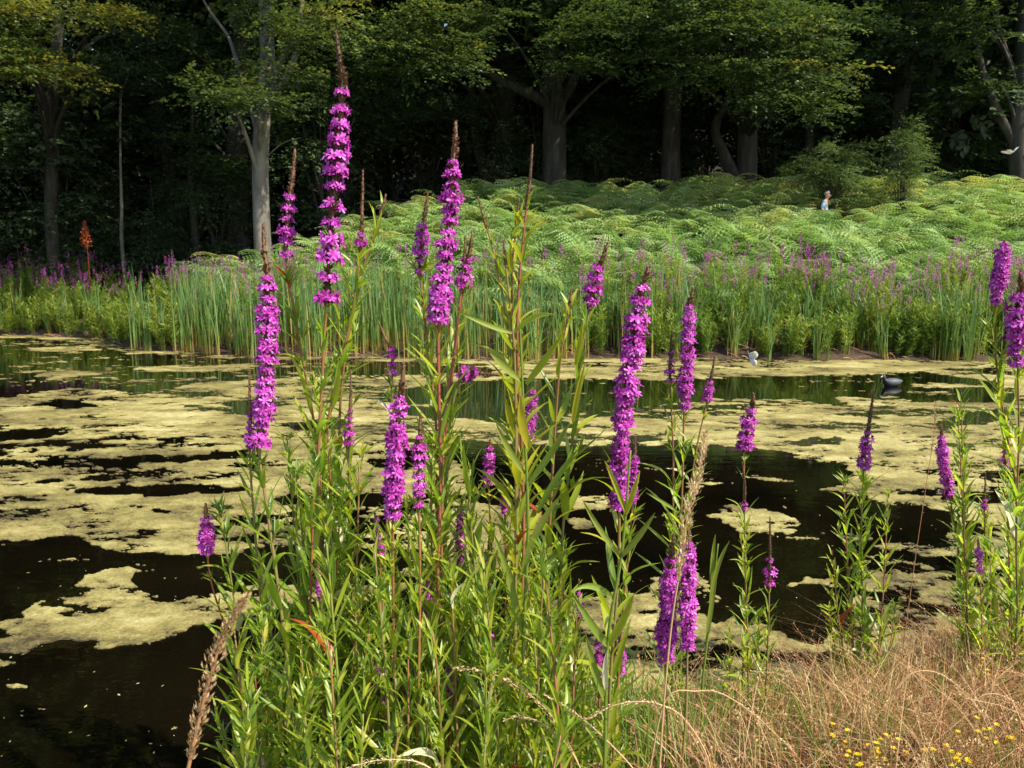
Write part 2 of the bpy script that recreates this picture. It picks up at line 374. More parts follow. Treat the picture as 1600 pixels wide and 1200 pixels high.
wy = Y + 0.14 * fbm(X * 2.2, Y * 2.2, 4, 31) + 0.10 * np.clip(Y / 6, 0.4, 2) * fbm(X * 9, Y * 12, 4, 32)
opn = np.zeros(X.shape)
for p, k in OPEN:
    opn = np.maximum(opn, inpoly(wx, wy, wpoly(p)) * k)
for p in COVER:
    opn = np.where(inpoly(wx, wy, wpoly(p)), 0.0, opn)
streak = fbm(X * 0.9 + 3, Y * 2.4, 5, 41, 0.6)
fine = fbm(X * 5, Y * 9, 5, 42, 0.62)
dens = 0.6 * streak + 0.55 * fine + 0.34 * fbm(X * 18, Y * 34, 5, 43, .7)
for _ in range(2): opn[1:-1, 1:-1] = (opn[1:-1, 1:-1] * 2 + opn[:-2, 1:-1] + opn[2:, 1:-1] + opn[1:-1, :-2] + opn[1:-1, 2:]) / 6
thr = -0.145 + opn * 0.66
near = np.clip((Y - y_near(X)) / 0.15, 0, 1); farm = np.clip((y_far(X) - Y) / 0.1, 0, 1)
fld = np.minimum(np.minimum(dens - thr, (Y - y_near(X) + 0.12) * 2), (y_far(X) + 0.05 - Y) * 2)
Zs = 0.004 + 0.005 * np.clip(dens - thr, 0, 0.5) + 0.004 * vnoise(X * 40, Y * 40, 5)
tint = 0.41 + 0.62 * fbm(X * 1.3, Y * 2.8, 5, 51, .6) + np.clip((dens - thr) * 1.3, 0, 0.25) - 0.12 + 0.22 * fbm(X * 14, Y * 20, 3, 53)
V0 = np.stack([X, Y, Zs], -1).reshape(-1, 3); fv = fld.reshape(-1); tv = np.clip(tint.reshape(-1), 0, 1)
ids = np.arange(X.size).reshape(X.shape)
tri = np.concatenate([np.stack([ids[:-1, :-1], ids[1:, :-1], ids[1:, 1:]], -1).reshape(-1, 3), np.stack([ids[:-1, :-1], ids[1:, 1:], ids[:-1, 1:]], -1).reshape(-1, 3)])
ins = fv[tri] > 0; cnt = ins.sum(1)
full = tri[cnt == 3]
usedv, inv = np.unique(full, return_inverse=True)
mb = MB(); mb.add(V0[usedv], inv.reshape(-1, 3), tv[usedv])
def cutp(a_, b_):
    t_ = (fv[a_] / (fv[a_] - fv[b_] + 1e-9)).clip(0, 1)[:, None]; p_ = V0[a_] + (V0[b_] - V0[a_]) * t_; p_[:, 2] = .002; return p_
for c_ in (1, 2):
    T_ = tri[cnt == c_]; I_ = ins[cnt == c_]
    k_ = np.argmax(I_ if c_ == 1 else ~I_, axis=1); r_ = np.arange(len(T_))
    a_, b_, d_ = T_[r_, k_], T_[r_, (k_ + 1) % 3], T_[r_, (k_ + 2) % 3]
    if c_ == 1: pts = np.stack([V0[a_], cutp(a_, b_), cutp(a_, d_)], 1); tt = np.stack([tv[a_]] * 3, 1)
    else: pts = np.stack([cutp(b_, a_), V0[b_], V0[d_], cutp(d_, a_)], 1); tt = np.stack([tv[b_], tv[b_], tv[d_], tv[d_]], 1)
    m_ = pts.shape[1]; mb.add(pts.reshape(-1, 3), np.arange(len(T_) * m_).reshape(-1, m_), tt.reshape(-1) - .1)
stuff('floating_algae', mb.mesh('floating_algae', M['algae']), 'yellow green algae and duckweed floating in ragged mats on the pond', 'algae')
# loose flecks drifting on the dark water
mb = MB(); n = 420
fp = np.array([onz(random.uniform(-100, 1500), random.uniform(700, 1190)) for _ in range(n)])
fp[:, 2] = 0.004
a = rng.uniform(0, 6.28, n)
mb.stamp((np.array([(-1, 0, 0), (0, -.45, 0), (1.2, .1, 0), (.1, .5, 0)]), np.array([(0, 1, 2, 3)]), np.full(4, .6)),
         basis(np.stack([np.cos(a), np.sin(a), a * 0], -1), np.tile([0, 0, 1.0], (n, 1)), rng.uniform(0.003, 0.011, n)), fp, rng.uniform(-.2, .4, n))
stuff('floating_flecks', mb.mesh('floating_flecks', M['algae'], False), 'tiny pale flecks of duckweed drifting on the dark open water', 'duckweed')

# ------------------------------------------------------------------ leaf templates
LEAFQ = (np.array([(0, 0, 0), (0.5, -0.30, 0.05), (1, 0, -0.04), (0.5, 0.30, 0.05)]), np.array([(0, 1, 2), (0, 2, 3)]), np.zeros(4))
def make_spray(nleaf, leaf=0.085, seed=0, droop=0.25):
    r = np.random.default_rng(seed); mb = MB()
    tw = int(nleaf / 8)
    P = []; D = []
    for k in range(tw):
        x0 = (k + 0.5) / tw; side = 1 if k % 2 else -1
        L = (0.42 * math.sin(math.pi * min(1, x0 * 0.85 + 0.12))) + 0.08
        ang = side * r.uniform(0.6, 1.0)
        for j in range(8):
            tt = (j + 1) / 8
            p = np.array([x0 + L * tt * math.cos(ang), L * tt * math.sin(ang), -droop * (x0 + L * tt * .6) ** 2 + r.normal(0, 0.02)])
            s2 = 1 if j % 2 else -1
            la = ang + s2 * r.uniform(0.3, 1.1)
            P.append(p); D.append((math.cos(la), math.sin(la), r.uniform(-0.55, 0.15)))
    P = np.array(P); D = np.array(D); n = len(P)
    up = np.tile([0, 0, 1.0], (n, 1)) + r.normal(0, 0.35, (n, 3))
    mb.stamp(LEAFQ, basis(D, up, r.uniform(0.8, 1.25, n) * leaf), P, r.uniform(-0.2, 0.2, n))
    return np.concatenate(mb.v), np.concatenate(mb.f), np.concatenate(mb.t)
SPRAYS = [make_spray(48, 0.085, i) for i in range(6)]
BIGSPRAYS = [make_spray(24, 0.17, 20 + i, 0.3) for i in range(4)]
def add_sprays(mb, centre, radii, n, out=(0, -1, 0), size=(0.8, 1.4), tint=0.5, tvar=0.22, tpl=SPRAYS, shell=0.0, top_light=0.0):
    centre = np.asarray(centre, float)
    p = rnd_unit(n) * (rng.uniform(shell, 1, n) ** (1 / 2.2))[:, None]
    T = centre + p * np.asarray(radii)
    d = p * 0.9 + np.asarray(out) * 0.5 + rng.normal(0, 0.35, (n, 3)); d[:, 2] *= 0.3; d[:, 2] -= 0.05
    up = np.tile([0, 0, 1.0], (n, 1)) + rng.normal(0, 0.22, (n, 3))
    sc = rng.uniform(size[0], size[1], n)
    R = basis(d, up, sc); T = T - R[:, :, 0] * 0.45
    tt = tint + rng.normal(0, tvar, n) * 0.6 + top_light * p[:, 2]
    w = rng.integers(0, len(tpl), n)
    for k in range(len(tpl)):
        m_ = w == k
        if m_.any(): mb.stamp(tpl[k], R[m_], T[m_], tt[m_])

def curve(p0, p1, p2, n=9):
    t = np.linspace(0, 1, n)[:, None]
    return (1 - t) ** 2 * np.asarray(p0) + 2 * t * (1 - t) * np.asarray(p1) + t * t * np.asarray(p2)
def crm(pts, n=8):
    pts = np.asarray(pts, float); P = np.vstack([2 * pts[0] - pts[1], pts, 2 * pts[-1] - pts[-2]]); out = []
    for i in range(1, len(P) - 2):
        for t in np.linspace(0, 1, n, endpoint=False):
            a, b, c, d = P[i - 1], P[i], P[i + 1], P[i + 2]
            out.append(0.5 * (2 * b + (c - a) * t + (2 * a - 5 * b + 4 * c - d) * t * t + (3 * b - a - 3 * c + d) * t ** 3))
    out.append(pts[-1]); return np.array(out)

# ------------------------------------------------------------------ the wood
def tree(name, label, px_path, D, wpx, bark, blobs=(), limbs=(), upper=True, cat='tree', top=19.0, tint=0.5, group=None):
    """px_path: trunk centre line in photo pixels from the foot upward, standing at distance D."""
    P = [at(x, y, D) for x, y in px_path]
    foot = P[0].copy(); foot[2] = gz(foot[0], foot[1]) - 0.1
    if P[0][2] > foot[2] + 0.15: P = [foot] + P
    else: P[0] = foot
    r0 = wpx / 2 * D / F
    d = P[-1] - P[-2]; d = d / np.linalg.norm(d); d[:2] *= 0.5
    tip = P[-1] + d * max(1.0, (top - P[-1][2])); P.append((P[-1] + tip) / 2 + rng.normal(0, 0.25, 3) * [1, 1, 0]); P.append(tip)
    Q = crm(P, 10); L = (Q[:, 2] - Q[0, 2]) / (Q[-1, 2] - Q[0, 2])
    rr = r0 * np.interp(L, [0, 0.015, 0.05, 0.3, 1], [1.65, 1.3, 1.0, 0.86, 0.12])
    org = Vector(foot)
    t = thing(name, label, cat, org, group)
    mb = MB(); mb.tube(Q - foot, rr, 14)
    obj('trunk', mb.mesh('trunk', bark), t)
    for lp, lr in limbs:
        B = crm([at(x, y, dd) for x, y, dd in lp], 8) - foot
        mb = MB(); mb.tube(B, np.linspace(lr, lr * 0.35, len(B)), 8)
        obj('branch', mb.mesh('branch', bark), t)
    mc = MB()
    for b in blobs:
        x, y, dd, rx, rz, n = b[:6]; tb = b[6] if len(b) > 6 else tint
        c = at(x, y, dd)
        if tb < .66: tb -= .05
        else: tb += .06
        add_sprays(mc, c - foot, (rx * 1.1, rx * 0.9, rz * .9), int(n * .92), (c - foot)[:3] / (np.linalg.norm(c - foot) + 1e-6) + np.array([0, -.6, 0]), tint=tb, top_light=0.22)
        # a limb that carries this spray
        zt = max(foot[2] + 2.2, c[2] - 1.6 + random.uniform(-.5, .5))
        st = Q[np.argmin(abs(Q[:, 2] - zt))]
        B = curve(st, (st + c) / 2 + np.array([0, 0, 0.9]), c, 9) - foot
        mb = MB(); mb.tube(B, np.linspace(min(0.07, r0 * .4), 0.014, 9), 6)
        obj('branch', mb.mesh('branch', bark), t)
    if upper:
        base = Q[-1] - foot
        for k in range(9 if upper is True else upper):
            z = random.uniform(9.5, 19) - foot[2]
            a = random.uniform(0, 6.28); rr_ = random.uniform(0.5, 3.0)
            add_sprays(mc, (base[0] * z / base[2] + rr_ * math.cos(a), base[1] * z / base[2] + rr_ * math.sin(a) - 0.6, z), (2.3, 2.3, 1.3), 55, (0, -.2, 0), (1.2, 2.0), tint, tpl=BIGSPRAYS)
    if mc.v: obj('crown', mc.mesh('crown', M['beech'], False), t)
    return t

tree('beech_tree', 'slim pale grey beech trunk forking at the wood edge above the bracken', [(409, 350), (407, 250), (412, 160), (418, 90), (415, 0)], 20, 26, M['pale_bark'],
     [(345, 142, 18.3, 0.85, 0.32, 34, .42), (405, 150, 18, 0.7, 0.25, 24, .6), (440, 120, 18.5, 0.7, 0.35, 24, .5), (470, 60, 18.5, 0.8, 0.5, 40, .6), (510, 18, 18.3, 0.55, 0.3, 22, .68), (430, 25, 19, 0.8, 0.5, 30, .5), (360, 120, 19.5, 0.9, 0.3, 24, .3)],
     [([(414, 175, 20), (440, 130, 19.7), (460, 90, 19.5), (470, 20, 19.3), (480, -60, 19.3)], 0.11), ([(372, 105, 20.2), (358, 60, 20.1), (330, 20, 20.1), (312, -10, 20)], 0.06), ([(408, 170, 20), (392, 150, 20.1), (372, 105, 20.2)], 0.07), ([(412, 250, 20), (440, 225, 19.6), (470, 215, 19.4)], 0.02)])
tree('beech_tree', 'stout beech with flared grey trunk and low side limbs at the wood edge', [(866, 300), (866, 220), (866, 150), (862, 90), (850, 20), (840, -40)], 24, 37, M['bark'],
     [(895, 50, 21, 0.8, 0.6, 46, .45), (925, 95, 21, 0.55, 0.35, 24, .4), (880, 95, 21, 0.45, 0.25, 16, .5), (985, 45, 21, 1.1, 0.5, 44, .45), (1050, 25, 20.5, 1.0, 0.45, 48, .5), (1040, 80, 20.8, 0.9, 0.35, 36, .52), (760, 22, 21, 0.9, 0.3, 26, .62), (960, 10, 21, 1.0, .5, 36, .4)],
     [([(862, 165, 24), (835, 150, 23.8), (790, 130, 23.5), (758, 112, 23.2), (720, 108, 23)], 0.2), ([(870, 160, 24), (890, 140, 23.8), (902, 112, 23.6), (930, 92, 23.4), (1010, 90, 23.2), (1110, 92, 23)], 0.17)])
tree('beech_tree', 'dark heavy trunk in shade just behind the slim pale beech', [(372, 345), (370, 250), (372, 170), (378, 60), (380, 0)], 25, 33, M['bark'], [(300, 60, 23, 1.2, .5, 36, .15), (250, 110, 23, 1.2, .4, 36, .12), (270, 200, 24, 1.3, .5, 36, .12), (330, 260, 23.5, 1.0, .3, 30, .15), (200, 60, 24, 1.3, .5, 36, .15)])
tree('beech_tree', 'straight brown trunk at the far left under yellow sunlit hanging branches', [(80, 350), (82, 240), (84, 130), (92, 40), (95, 0)], 22, 19, M['dark_bark'],
     [(35, 95, 18.2, 1.05, 0.42, 46, .55), (85, 112, 18, 0.75, 0.18, 26, .78), (15, 60, 18.4, 0.9, 0.4, 34, .6), (50, 15, 18.2, 0.9, 0.35, 36, .75), (140, 12, 18, 0.55, 0.2, 14, .75), (178, 22, 18, 0.35, 0.3, 12, .8), (5, 10, 18.2, 0.8, 0.4, 24, .75), (160, 100, 21, 1.4, .5, 36, .15), (240, 40, 21, 1.2, .5, 30, .12)])  # high spray tints put the sunlit yellow into the leaf colour
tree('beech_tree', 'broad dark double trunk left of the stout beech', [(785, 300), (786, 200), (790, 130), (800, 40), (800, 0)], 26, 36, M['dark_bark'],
     [(640, 85, 20.5, 1.1, 0.5, 50, .5), (705, 95, 20.3, 0.8, 0.35, 36, .55), (670, 60, 20.6, 0.9, 0.4, 36, .5), (690, 20, 20.4, 0.9, 0.3, 34, .6), (600, 40, 21, 1.0, .5, 34, .3), (560, 110, 23, 1.2, .5, 36, .2), (620, 170, 24, 1.2, .5, 36, .2), (690, 170, 24, 1.0, .4, 30, .22), (560, 200, 25, 1.1, .4, 30, .15), (740, 60, 20.5, .6, .3, 16, .5)],
     [([(770, 300, 26), (745, 230, 26), (738, 150, 26), (742, 60, 26), (750, -20, 26)], 0.2)])
tree('beech_tree', 'leaning forest trunk between the stout beech and the big leafy overhang', [(958, 290), (968, 215), (985, 130), (992, 40), (995, 0)], 28, 26, M['bark'], [(930, 170, 26, 1.1, .4, 30, .15), (1060, 180, 26, 1.3, .5, 40, .2), (1090, 230, 26.5, 1.2, .4, 34, .15), (920, 240, 27, 1.0, .4, 26, .15)])
tree('beech_tree', 'thin dark trunk close beside the leaning one', [(1004, 285), (1010, 200), (1018, 100), (1020, 0)], 30, 20, M['dark_bark'])
tree('beech_tree', 'black trunk beneath the big bright leafy overhang on the hill', [(1166, 285), (1168, 200), (1170, 120), (1168, 40), (1165, 0)], 24, 31, M['dark_bark'],
     [(1110, 50, 19.8, 1.0, 0.5, 50, .52), (1120, 110, 20, 0.9, 0.35, 36, .45), (1190, 45, 19.6, 1.0, 0.5, 54, .5), (1250, 60, 19.5, 0.9, 0.45, 48, .6), (1185, 115, 19.6, 1.0, 0.4, 48, .5), (1250, 115, 19.4, 0.9, 0.32, 42, .55), (1215, 150, 19.3, 0.7, 0.28, 32, .5), (1275, 165, 19.2, 0.45, 0.3, 20, .5), (1310, 105, 19.5, 0.5, 0.12, 12, .75), (1320, 30, 20, 0.9, 0.4, 36, .45), (1150, 15, 19.8, 1.0, .4, 40, .5), (1230, 10, 19.8, 1.0, .4, 40, .5), (1050, 125, 21, .7, .25, 20, .35)],
     [([(1150, 285, 24), (1130, 240, 24), (1118, 200, 23.8), (1140, 150, 23.6)], 0.24)])
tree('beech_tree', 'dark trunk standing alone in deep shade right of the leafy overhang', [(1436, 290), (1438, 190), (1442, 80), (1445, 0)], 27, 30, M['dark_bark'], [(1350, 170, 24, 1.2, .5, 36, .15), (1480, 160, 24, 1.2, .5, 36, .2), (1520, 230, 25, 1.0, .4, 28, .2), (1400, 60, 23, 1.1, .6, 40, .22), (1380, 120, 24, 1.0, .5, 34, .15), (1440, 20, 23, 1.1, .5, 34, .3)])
tree('beech_tree', 'grey trunk at the far right edge with one crooked limb rising to its left', [(1592, 298), (1590, 220), (1596, 120), (1600, 40), (1604, 0)], 22, 26, M['bark'],
     [(1535, 40, 21, 0.7, 0.5, 26, .4), (1545, 130, 21.5, 0.4, 0.25, 10, .4), (1490, 30, 21.5, .8, .4, 22, .35)],
     [([(1585, 225, 22), (1562, 180, 22), (1542, 135, 21.9), (1530, 90, 21.9), (1518, 40, 21.8), (1505, 0, 21.8), (1500, -40, 21.8)], 0.13), ([(1590, 130, 22), (1575, 90, 22), (1560, 40, 21.9), (1555, -20, 21.8)], 0.1)], upper=3)
tree('young_tree', 'thin curved young trunk in the gloom at left of the dark heavy trunk', [(303, 340), (298, 280), (300, 200), (302, 120)], 24, 12, M['bark'], [(320, 215, 23, .9, .25, 26, .25), (350, 250, 22.5, .8, .2, 22, .3)], upper=False, top=9)
tree('young_tree', 'slender pale sapling stem standing in the left undergrowth', [(190, 375), (190, 320), (188, 240), (190, 150)], 23, 6, M['pale_bark'], [(190, 140, 23, .9, .4, 26, .15)], upper=False, top=8)
tree('dead_trunk', 'dark broken stem standing behind the sunlit bush', [(1262, 250), (1264, 200), (1262, 160)], 25, 20, M['dark_bark'], upper=False, top=6)

# trees deeper in the wood: a few variants, copied
BACK = []
for k in range(4):
    t = thing('woodland_tree', 'dark trunked tree deep in the shade of the wood', 'tree', (0, 0, 0), 'trees deep in the wood')
    h = 21; lean = rng.normal(0, 0.5, 2)
    Q = crm([(0, 0, -0.3), (lean[0] * .1, lean[1] * .1, 4), (lean[0] * .6, lean[1] * .6, 10), (lean[0] * 1.4, lean[1] * 1.4, h)], 8)
    L = np.clip(Q[:, 2] / h, 0, 1)
    mb = MB(); mb.tube(Q, 0.3 * np.interp(L, [0, 0.02, 0.06, 1], [1.5, 1.15, 1, .15]), 10)
    obj('trunk', mb.mesh('trunk', M['dark_bark']), t)
    mc = MB(); ml = MB()
    for j in range(26):
        z = random.uniform(4.5, 20) if j > 5 else random.uniform(3.5, 8); a = j * 2.4 + random.random(); r_ = random.uniform(1.2, 4.2) * (1.1 - 0.45 * z / 21)
        c = np.array([lean[0] * z / 15 + r_ * math.cos(a), lean[1] * z / 15 + r_ * math.sin(a), z])
        add_sprays(mc, c, (1.7, 1.7, 0.8), 34, (math.cos(a), math.sin(a), 0), (1.0, 1.9), 0.4, tpl=BIGSPRAYS)
        st = Q[np.argmin(abs(Q[:, 2] - max(2.5, z - 1.5)))]
        B = curve(st, (st + c) / 2 + np.array([0, 0, .5]), c, 6); ml.tube(B, np.linspace(.07, .015, 6), 5)
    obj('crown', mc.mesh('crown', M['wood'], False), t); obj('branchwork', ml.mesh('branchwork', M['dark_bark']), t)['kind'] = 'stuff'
    BACK.append(t)
spots = []
for row, (D, n) in enumerate([(26, 9), (31, 12), (37, 14), (44, 16)]):
    for i in range(n):
        x = (-1 + 2 * (i + 0.5 + random.uniform(-.3, .3)) / n) * D * 1.05
        spots.append((x, D + random.uniform(-2, 2)))
spots += [(-21, 20), (-26, 17), (-24, 24), (23, 26), (-17.5, 22.5)]
# keep the first row clear of the named trunks
named = [np.array([(x - 800) / F * D, D]) for x, D in ((409, 20), (866, 24), (372, 25), (80, 22), (785, 26), (740, 26), (958, 28), (1004, 30), (1166, 24), (1436, 27), (1592, 22), (300, 24))]
spots = [p for p in spots if min(np.hypot(*(np.array(p) - q)) for q in named) > 1.6]
for i, (x, y) in enumerate(spots):
    rz = random.uniform(0, 6.28); sc = random.uniform(0.85, 1.12)
    if i < 4:
        t = BACK[i]; t.location = (x, y, gz(x, y)); t.rotation_euler = (0, 0, rz); t.scale = (sc,) * 3
    else: copy_tree(BACK[i % 4], (x, y, gz(x, y)), rz, sc)

# saplings and undergrowth beneath the trees
UND = []
for k in range(3):
    t = thing('understorey_shrub', 'dark green shrub growing in the shade beneath the trees', 'shrub', (0, 0, 0), 'shrubs in the shade of the wood')
    mc = MB(); ms = MB()
    for j in range(11):
        a = random.uniform(0, 6.28); r_ = random.uniform(0.1, 1.2); z = random.uniform(0.5, 3.8)
        c = np.array([r_ * math.cos(a), r_ * math.sin(a), z])
        add_sprays(mc, c, (.75, .75, .4), 15, (math.cos(a), math.sin(a), 0), (.7, 1.2), 0.45, tpl=SPRAYS)
        ms.tube(curve((random.uniform(-.1, .1), random.uniform(-.1, .1), -.1), (r_ * .3 * math.cos(a), r_ * .3 * math.sin(a), z * .6), c, 6), np.linspace(.03, .008, 6), 5)
    obj('stem', ms.mesh('stem', M['bark']), t)
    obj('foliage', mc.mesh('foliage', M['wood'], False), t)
    UND.append(t)
sp = []
for i in range(110):
    D = random.uniform(22.5, 36) if i > 40 else random.uniform(22.5, 26); x = random.uniform(-1, 1) * D * 0.95
    px = 800 + F * x / D
    if px > 560 and D < 25.5: D += 3.5
    sp.append((x, D))
for i, (x, y) in enumerate(sp):
    rz = random.uniform(0, 6.28); sc = random.uniform(0.6, 1.35)
    if i < 3:
        t = UND[i]; t.location = (x, y, gz(x, y)); t.rotation_euler = (0, 0, rz); t.scale = (sc,) * 3
    else: copy_tree(UND[i % 3], (x, y, gz(x, y)), rz, sc)

# the far wood closes the view
mb = MB(); n = 12000
a = rng.uniform(-0.95, 0.95, n); R_ = rng.uniform(50, 60, n)
T = np.stack([R_ * np.sin(a) * 1.15, R_ * np.cos(a) * 0.95, np.zeros(n)], -1)
T[:, 2] = ground_z(T[:, 0], T[:, 1]) + rng.uniform(0, 1, n) ** 1.1 * 26
d = np.stack([rng.normal(0, .6, n), -np.ones(n) * .6, rng.normal(-.1, .2, n)], -1)
up = np.stack([rng.normal(0, .3, n), -.5 * np.ones(n), np.ones(n)], -1)
R = basis(d, up, rng.uniform(2.2, 3.6, n)); w = rng.integers(0, 4, n)
for k in range(4):
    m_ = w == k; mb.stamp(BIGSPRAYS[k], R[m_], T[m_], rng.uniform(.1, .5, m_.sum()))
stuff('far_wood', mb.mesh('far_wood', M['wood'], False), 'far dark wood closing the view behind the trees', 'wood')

# sunlit bush on the hill
def bush(label, cx, cy, D, rx_px, ry_px, n, tint):
    c = at(cx, cy, D); g = gz(c[0], D)
    t = thing('leafy_bush', label, 'bush', (c[0], D, g))
    rx = rx_px * D / F; rz = ry_px * D / F
    mc = MB(); ms = MB()
    for j in range(n):
        p = rnd_unit(1)[0] * rng.uniform(.2, 1); q_ = np.array([p[0] * rx, p[1] * rx * .6, c[2] - g + p[2] * rz])
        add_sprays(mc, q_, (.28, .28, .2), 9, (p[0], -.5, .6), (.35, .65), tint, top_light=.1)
        ms.tube(curve((0, 0, 0), (q_[0] * .4, q_[1] * .4, q_[2] * .7), q_, 6), np.linspace(.012, .004, 6), 5)
    obj('stem', ms.mesh('stem', M['bark']), t); obj('foliage', mc.mesh('foliage', M['bush'], False), t)
bush('light green rounded bush on the hilltop above the bracken', 1300, 266, 20.8, 85, 50, 46, .5)
bush('pointed light green bush standing up at the end of the rounded hilltop bush', 1412, 256, 20.7, 32, 64, 30, .45)

# ------------------------------------------------------------------ bracken
def frond(mb, base, yaw, L, rise, tint, r):
    n = 17
    t = np.linspace(0, 1, n + 1)
    z = L * (rise * t - rise * .58 * t ** 2.7); h = L * (0.15 * t + 0.72 * t ** 1.7)
    dx, dy = math.cos(yaw), math.sin(yaw); sx, sy = -dy, dx
    P = np.stack([base[0] + h * dx, base[1] + h * dy, base[2] + z], -1)
    Pt = P[[0, 3, 6, 9, 12, 15, 17]]; mb.tube(Pt, np.linspace(.006, .002, len(Pt)), 3, tint - .1, False)
    V = list(P); Fq = []; k = n + 1
    for i in range(4, n + 1):
        tt = t[i]; plen = L * 0.33 * (1 - ((tt - .25) / .78) ** 1.3) + 0.03
        tang = P[i] - P[i - 1]; tang /= np.linalg.norm(tang)
        for sgn in (-1, 1):
            dirv = np.array([sx * sgn, sy * sgn, -0.12 + r.normal(0, .12)]) + tang * .45; dirv /= np.linalg.norm(dirv)
            nrm = np.cross(dirv, tang); nrm /= np.linalg.norm(nrm) + 1e-9; b = np.cross(nrm, dirv)
            m = 5; w0 = plen * .17
            for s2 in (-1, 1):
                prev = i
                for j in range(m):                   # toothed edge of pinnules
                    f0 = (j + .75) / m; o = P[i] + dirv * plen * (j + 1) / m - np.array([0, 0, plen * .22 * ((j + 1) / m) ** 2])
                    tp = P[i] + dirv * plen * min(1, f0) - np.array([0, 0, plen * .22 * f0 ** 2]) + b * s2 * w0 * (1 - f0 * .72) + nrm * w0 * .35
                    V += [tp, o]; Fq.append((prev, k, k + 1)); prev = k + 1; k += 2
    mb.add(V, Fq, tint + r.normal(0, .1))
FROND = []
for k in range(12):
    r = np.random.default_rng(150 + k); mb = MB()
    frond(mb, (0, 0, 0), 0.0, 1.0, r.uniform(.7, 1.4), .5 + r.uniform(-.15, .15), r); FROND.append(mb.mesh('frond', M['fern'], False))
FERN = []
for k in range(5):
    r = np.random.default_rng(100 + k); mb = MB(); nf = 8
    for i in range(nf):
        frond(mb, (r.normal(0, .12), r.normal(0, .12), 0), i * 2.4 + r.uniform(-.4, .4), r.uniform(.95, 1.4), r.uniform(.7, 1.3), 0.45 + r.uniform(-.15, .15), r)
    FERN.append(mb.mesh('bracken', M['fern'], False))
fspots = []
tries = 0
while len(fspots) < 590 and tries < 20000:
    tries += 1
    px = random.uniform(300, 1750); D = random.uniform(15.2, 25.5)
    x = (px - 800) / F * D; df = D - float(y_far(np.array([x]))[0])
    lim = np.interp(px, [300, 420, 480, 620, 1000, 1750], [5.2, 5.2, 6.5, 8.8, 10.2, 10.5]); lo = np.interp(px, [300, 500, 700, 1750], [3.6, 2.8, 2.0, 1.7])
    if not (lo < df < lim): continue
    if any((x - a) ** 2 + (D - b) ** 2 < 0.25 ** 2 for a, b in fspots): continue
    fspots.append((x, D))
fspots.sort(key=lambda p: p[1])
person_xy = at(1288, 330, 20.2)[:2]
fspots = [p for p in fspots if not (abs(p[0] - person_xy[0]) < .75 and -1.3 < p[1] - person_xy[1] < .5)]
for dx_, dy_ in ((-.55, -.5), (0, -.62), (.5, -.5), (-.3, -1.0), (.3, -1.0)): fspots.insert(0, (person_xy[0] + dx_, person_xy[1] + dy_))
for i, (x, y) in enumerate(fspots[:300]):
    dd = math.hypot(x - person_xy[0], y - person_xy[1])
    if dd < 0.5: continue
    o = thing('bracken_fern', 'bracken fern among the sunlit bracken covering the bank below the wood', 'fern', (x, y, gz(x, y) - .03 - random.random() ** 3 * .3), 'bracken ferns on the bank')
    s_ = random.uniform(.78, 1.05) * (.82 + .5 * float(vnoise(np.array([x * .55]), np.array([y * .8]), 77)[0])) * (0.97 if dd < 1.2 and y < person_xy[1] else 1)
    o.scale = (s_, s_, s_ * random.uniform(.85, 1.1)); o.rotation_euler = (random.uniform(-.15, .15), random.uniform(-.15, .15), random.uniform(0, 6.28))
    for k in range(7):
        fo = obj('frond', FROND[random.randrange(12)], o, (random.gauss(0, .1), random.gauss(0, .1), 0)); L1 = random.uniform(.9, 1.4)
        fo.rotation_euler = (random.uniform(-.35, .35), random.uniform(-.3, .2), k * 2.4 + random.uniform(-.4, .4)); fo.scale = (L1, L1, L1)
rest = fspots[300:]
mb = MB()
for i, (x, y) in enumerate(rest):
    if math.hypot(x - person_xy[0], y - person_xy[1]) < 0.5: continue
    me = FERN[i % 5]; V = np.empty(len(me.vertices) * 3); me.vertices.foreach_get('co', V); V = V.reshape(-1, 3)
    tv = np.empty(len(V)); me.attributes['tint'].data.foreach_get('value', tv)
    a = random.uniform(0, 6.28); s_ = random.uniform(.85, 1.2); c_, s2 = math.cos(a) * s_, math.sin(a) * s_
    V2 = np.stack([V[:, 0] * c_ - V[:, 1] * s2 + x, V[:, 0] * s2 + V[:, 1] * c_ + y, V[:, 2] * s_ + gz(x, y)], -1)
    yel = 0.3 if 7 < x < 12 and random.random() < .35 else 0
    for sz in (3, 4):
        f = [list(p.vertices) for p in me.polygons if len(p.vertices) == sz]
        if sz == 3: mb.add(V2, f, tv + yel + random.uniform(-.2, .2)); base_n = mb.n - len(V2)
        elif f: mb.f.append(np.array(f) + base_n)
if mb.v: stuff('bracken_mass', mb.mesh('bracken_mass', M['fern'], False), 'mass of bracken at the top of the bank under the wood', 'bracken')

